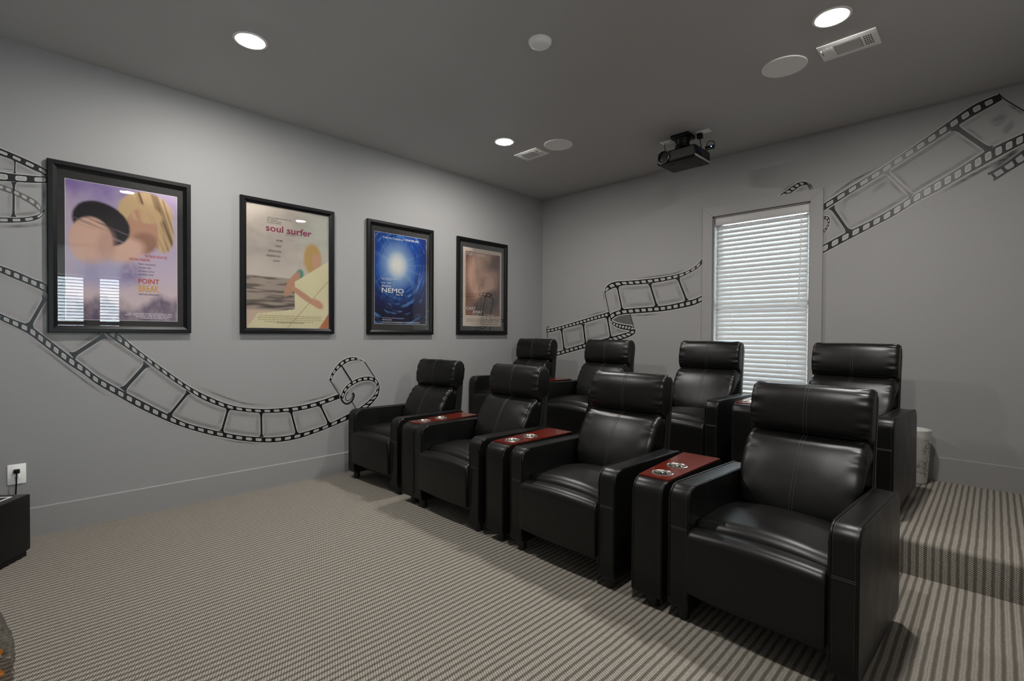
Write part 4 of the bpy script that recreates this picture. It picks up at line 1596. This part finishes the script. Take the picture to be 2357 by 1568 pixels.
def register(x0, x1, y0, y1, label, mode):
    cx_, cy_ = (x0 + x1) / 2, (y0 + y1) / 2
    hx, hy_ = (x1 - x0) / 2, (y1 - y0) / 2
    r = tag(empty('air_vent', (cx_, cy_, RH)), label, 'vent', 'ceiling air vents')
    box_obj('face_plate', -hx, hx, -hy_, hy_, -0.007, 0.0, 'vent', r, 0.003)
    iy = hy_ - 0.042
    # middle bank of long louvers
    mx0, mx1 = (-0.065, 0.065) if mode == 'long' else (-0.085, 0.055)
    box_obj('opening', mx0 - 0.002, mx1 + 0.002, -iy - 0.002, iy + 0.002, -0.0078, -0.0071, 'slot', r)
    nl = 12
    for k in range(nl):
        yc = -iy + (k + 0.5) * 2 * iy / nl
        box_obj('louver', mx0, mx1, yc - 0.0027, yc + 0.0027, -0.0084, -0.0079, 'vent', r)
    if mode == 'long':
        gx0, gx1 = 0.078, 0.122
        for a in range(4):
            for b in range(5):
                xx = gx0 + (a + 0.5) * (gx1 - gx0) / 4
                yy = -iy + (b + 0.5) * 2 * iy / 5
                box_obj('slot', xx - 0.0034, xx + 0.0034, yy - 0.006, yy + 0.006, -0.0079, -0.0071, 'slot', r)
        for a in range(4):
            xx = -0.118 + a * 0.0125
            box_obj('rib', xx - 0.003, xx + 0.003, -iy, iy, -0.0095, -0.0071, 'vent', r, 0.001)
        box_obj('lever', -0.136, -0.131, -0.055, -0.030, -0.016, -0.0071, 'white', r, 0.001)
        box_obj('lever_slot', -0.135, -0.132, -0.020, 0.02, -0.0078, -0.0071, 'slot', r)
    else:
        box_obj('bar', 0.066, 0.076, -iy, iy, -0.0105, -0.0071, 'white', r)
        box_obj('side_opening', 0.082, 0.112, -iy, iy, -0.0078, -0.0071, 'slot', r)
        for k in range(5):
            yc = -iy + (k + 0.5) * 2 * iy / 5
            box_obj('rib', 0.082, 0.112, yc - 0.007, yc + 0.007, -0.0095, -0.0079, 'vent', r)
        box_obj('rib', -0.118, -0.098, -iy, iy, -0.0095, -0.0071, 'white', r, 0.001)
        box_obj('lever', 0.118, 0.123, -0.02, 0.01, -0.016, -0.0071, 'white', r, 0.001)


register(3.466, 3.765, -1.446, -1.241, 'long white ceiling vent with fine louvers, nearest the camera', 'long')
register(0.862, 1.155, -1.435, -1.235, 'small white ceiling vent between downlight and speaker', 'short')

sd = tag(empty('smoke_detector', (2.294, -2.672, RH)), 'round white smoke detector in mid ceiling', 'smoke detector')
lathe_obj('base_plate', [(0.070, 0.0), (0.070, -0.010), (0.067, -0.013)], 'white', sd, 40, (0, 0, 0), False, True, 40)
lathe_obj('cover', [(0.064, -0.013), (0.062, -0.022), (0.050, -0.030), (0.030, -0.033), (0.001, -0.034)], 'white', sd, 40, (0, 0, 0), False, True, 60)


# ------------------------------------------------------------------ projector
pj = tag(empty('projector', (2.270, -0.705, 2.800), math.radians(-1.0)), 'black projector hanging from the ceiling before the window', 'projector')
bm = bmesh.new()
bbox(bm, -0.178, 0.178, -0.150, 0.150, 0.0, 0.108, 0.016, 3)
bm_obj('body', bm, 'dark', pj, 40)
box_obj('front_recess', -0.06, 0.166, -0.1515, -0.1495, 0.020, 0.094, 'slot', pj)
bm = bmesh.new()
rot = Matrix.Rotation(PI / 2, 4, 'X')
r_ = lathe_obj('lens_ring', [(0.034, -0.004), (0.054, 0.0), (0.0545, 0.010), (0.051, 0.013), (0.048, 0.010), (0.048, 0.002)], 'dark', pj, 32, (0, 0, 0), False, False, 50)
r_.rotation_euler = (PI / 2, 0, 0)
r_.location = (-0.110, -0.150, 0.058)
r2 = lathe_obj('lens_bezel', [(0.0510, 0.012), (0.0523, 0.0138), (0.0545, 0.0125)], 'steel', pj, 32, (0, 0, 0), False, False, 50)
r2.rotation_euler = (PI / 2, 0, 0)
r2.location = (-0.110, -0.150, 0.058)
r3 = lathe_obj('lens', [(0.047, 0.001), (0.030, 0.004), (0.022, 0.009), (0.012, 0.0125), (0.0005, 0.0135)], 'lens', pj, 32, (0, 0, 0), False, True, 60)
r3.rotation_euler = (PI / 2, 0, 0)
r3.location = (-0.110, -0.150, 0.058)
box_obj('badge', -0.150, -0.122, -0.1515, -0.150, 0.004, 0.009, 'steel', pj)
box_obj('side_trim', 0.176, 0.1795, -0.146, 0.140, 0.006, 0.024, 'trim', pj, 0.001)
for a in range(9):
    box_obj('vent_slot', 0.1778, 0.1790, -0.02 + a * 0.017, -0.012 + a * 0.017, 0.036, 0.094, 'slot', pj)
for fx, fy in ((-0.09, -0.07), (-0.055, -0.075), (0.11, 0.10)):
    lathe_obj('screw_foot', [(0.010, 0.001), (0.010, -0.003), (0.004, -0.004)], 'slot', pj, 14, (fx, fy, 0), False, True)
lathe_obj('screw', [(0.003, 0.001), (0.003, -0.002)], 'steel', pj, 10, (0.075, 0.115, 0), False, True)
mt_ = tag(empty('projector_mount', (2.276, -0.735, RH)), 'black ceiling bracket carrying the projector', 'bracket')
bm = bmesh.new()
bbox(bm, -0.082, 0.082, -0.075, 0.075, -0.032, 0.0, 0.006, 2)
bm_obj('ceiling_plate', bm, 'dark', mt_, 40)
lathe_obj('collar', [(0.066, -0.032), (0.066, -0.045), (0.058, -0.055), (0.058, -0.085), (0.066, -0.092), (0.066, -0.106)], 'dark', mt_, 28, (0, 0, 0), False, False, 40)
box_obj('arm', -0.11, 0.11, -0.02, 0.02, -0.128, -0.106, 'dark', mt_, 0.003)
box_obj('arm', -0.02, 0.02, -0.10, 0.10, -0.134, -0.112, 'dark', mt_, 0.003)
lathe_obj('screw', [(0.004, -0.058), (0.004, -0.062)], 'steel', mt_, 10, (-0.01, -0.060, 0), False, True)


def plate(x0, x1, y0, y1, label):
    r = tag(empty('ceiling_outlet', ((x0 + x1) / 2, (y0 + y1) / 2, RH)), label, 'outlet', 'ceiling wiring plates')
    hx, hy_ = (x1 - x0) / 2, (y1 - y0) / 2
    box_obj('cover_plate', -hx, hx, -hy_, hy_, -0.006, 0, 'white', r, 0.002)
    box_obj('socket', -hx * 0.55, hx * 0.55, -hy_ * 0.5, hy_ * 0.5, -0.0085, -0.006, 'vent', r, 0.001)
    return r


plate(2.052, 2.176, -0.735, -0.652, 'white ceiling plate left of the projector bracket')
plate(2.386, 2.505, -0.737, -0.657, 'white ceiling outlet right of the projector bracket')
pg = tag(empty('power_plug', (2.415, -0.70, RH - 0.0085)), 'black power plug in the ceiling outlet', 'plug')
box_obj('plug_body', -0.022, 0.022, -0.020, 0.020, -0.045, 0.0, 'dark', pg, 0.006)
tubes_obj('cable', [([(0, 0, -0.045), (0.002, 0.005, -0.075), (0.0, 0.03, -0.11), (-0.04, 0.05, -0.125)], 0.004, False)], 'dark', pg, 8)
tag(tubes_obj('signal_cable', [([(2.085, -0.700, RH - 0.0085), (2.088, -0.70, 2.985), (2.110, -0.71, 2.945), (2.135, -0.715, 2.912)], 0.003, False)], 'dark', None, 8),
    'thin black cable from ceiling plate to projector top', 'cable')
dg = tag(empty('wireless_dongle', (2.470, -0.640, 2.905)), 'small black dongle with blue light on the projector', 'dongle')
box_obj('case', -0.030, 0.045, -0.012, 0.012, 0.0, 0.030, 'dark', dg, 0.003)
box_obj('label_strip', -0.026, 0.018, -0.0128, -0.0118, 0.001, 0.006, 'steel', dg)
box_obj('indicator_light', 0.022, 0.030, -0.0135, -0.0118, 0.014, 0.021, 'led', dg)
tubes_obj('cable', [([(-0.02, 0, 0.030), (-0.018, 0.0, 0.055), (0.0, 0.0, 0.072), (0.03, 0.0, 0.066), (0.052, 0.0, 0.045), (0.05, 0.0, 0.020), (0.044, 0, 0.014)], 0.0035, False)], 'dark', dg, 8)

# ------------------------------------------------------------------ bin, outlet, box, bag
bn = tag(empty('waste_bin', (3.832, -0.160, PLAT_Z)), 'white marble patterned waste bin behind the right recliner', 'bin')
lathe_obj('bin_body', [(0.086, 0.0), (0.094, 0.004), (0.097, 0.012), (0.118, 0.392), (0.1195, 0.396), (0.116, 0.396), (0.094, 0.014), (0.001, 0.010)], 'marble', bn, 40, (0, 0, 0), True, False, 50)

ol = tag(empty('wall_outlet', (0, -4.900, 0.344)), 'white wall outlet low on the poster wall', 'outlet')
box_obj('cover_plate', 0.0, 0.006, -0.041, 0.041, 0.0, 0.122, 'white', ol, 0.003)
for zz in (0.082, 0.040):
    bm = bmesh.new()
    bbox(bm, 0.005, 0.0085, -0.017, 0.017, zz - 0.014, zz + 0.014, 0.003, 2)
    bm_obj('receptacle', bm, 'vent', ol, 40)
    for yy in (-0.007, 0.007):
        box_obj('blade_slot', 0.0083, 0.0088, yy - 0.0012, yy + 0.0012, zz - 0.004, zz + 0.006, 'slot', ol)
e1 = Vector((0.805, -0.593, 0))
ang = math.atan2(e1.y, e1.x)
SX, SY, SH = 0.40, 0.36, 0.352
corner = Vector((0.345, -4.846, 0))
e2 = Vector((-0.593, -0.805, 0))
cen = corner + e1 * (SX / 2) + e2 * (SY / 2)
sb = tag(empty('subwoofer', (cen.x, cen.y, 0), ang), 'black box subwoofer at the left photo edge below the outlet', 'subwoofer')
bm = bmesh.new()
bbox(bm, -SX / 2, SX / 2, -SY / 2, SY / 2, 0.035, SH, 0.006, 3)
bm_obj('cabinet', bm, plain('black_cabinet_laminate', (0.004, 0.004, 0.004, 1), 0.35, 0, 0.28), sb, 40)
box_obj('plinth', -SX / 2 + 0.012, SX / 2 - 0.012, -SY / 2 + 0.012, SY / 2 - 0.012, 0.0, 0.036, 'dark', sb, 0.003)
bm = bmesh.new()
for b in ((-0.150, 0.150, 0.118, 0.126), (-0.150, 0.150, -0.126, -0.118), (-0.150, -0.142, -0.118, 0.118), (0.142, 0.150, -0.118, 0.118)):
    bbox(bm, b[0], b[1], b[2], b[3], SH - 0.001, SH + 0.002)
bm_obj('top_border', bm, 'white', sb)

pl = empty('power_cord', (0, 0, 0))
pl.parent = sb
pl.matrix_parent_inverse = (Matrix.Translation((cen.x, cen.y, 0)) @ Matrix.Rotation(ang, 4, 'Z')).inverted()
pl.location = (0.0088, -4.900, 0.426)
box_obj('plug', 0.0, 0.024, -0.014, 0.014, -0.012, 0.012, 'dark', pl, 0.004)
tubes_obj('cable', [([(0.020, 0, -0.010), (0.026, -0.001, -0.035), (0.027, -0.003, -0.09), (0.022, -0.006, -0.16), (0.018, -0.012, -0.26), (0.02, -0.05, -0.38), (0.05, -0.12, -0.421), (0.06, -0.2, -0.421)], 0.0038, False)], 'dark', pl, 8)

# clear plastic bag of orange packets at the lower left edge
bgx, bgy = 1.640, -5.040
bag = tag(empty('plastic_bag', (bgx, bgy, 0)), 'clear crinkled plastic bag at the lower left photo edge', 'bag')
rr = random.Random(3)
V, Fc = [], []
nu, nv = 40, 20
for i_ in range(nv + 1):
    f_ = i_ / nv
    zz = 0.004 + 0.205 * f_
    rad = 0.125 * (1 - 0.25 * f_ ** 3) * (1.0 if i_ < nv else 0.55)
    for j_ in range(nu):
        a = 2 * PI * j_ / nu
        e_ = 3.2
        k_ = 1 / (abs(math.cos(a)) ** e_ + abs(math.sin(a)) ** e_) ** (1 / e_)
        cr_ = 1 + 0.035 * math.sin(7 * a + 5 * f_) + rr.uniform(-0.03, 0.03)
        V.append((rad * k_ * cr_ * math.cos(a) * 1.25, rad * k_ * cr_ * math.sin(a), zz + rr.uniform(-0.003, 0.003) * (i_ > 0)))
for i_ in range(nv):
    for j_ in range(nu):
        j2 = (j_ + 1) % nu
        Fc.append((i_ * nu + j_, i_ * nu + j2, (i_ + 1) * nu + j2, (i_ + 1) * nu + j_))
Fc.append(tuple(nv * nu + j_ for j_ in range(nu)))
mesh_obj('film', V, Fc, 'plastic_film', bag, 180)
for i_, (px_, py_, pz_, rz_, lab) in enumerate(((0.03, 0.060, 0.012, 0.25, 'orange snack packet at the bottom of the plastic bag'), (0.045, 0.058, 0.075, -0.2, 'orange snack packet halfway up the plastic bag'),
                                                (0.0, 0.045, 0.140, 0.15, 'orange snack packet at the top of the plastic bag'))):
    o = pillow('snack_packet', [(a_ * 0.034, b_ * 0.011) for a_, b_ in [(math.cos(2 * PI * k / 14), math.sin(2 * PI * k / 14)) for k in range(14)]], 0.05, None, 12, 0.55, 0.75, None, 0, 1, 1, 'orange')
    o.location = (bgx + px_, bgy + py_, pz_ + 0.016)
    o.rotation_euler = (0, 0, rz_)
    tag(o, lab, 'packet', 'snack packets in the bag')
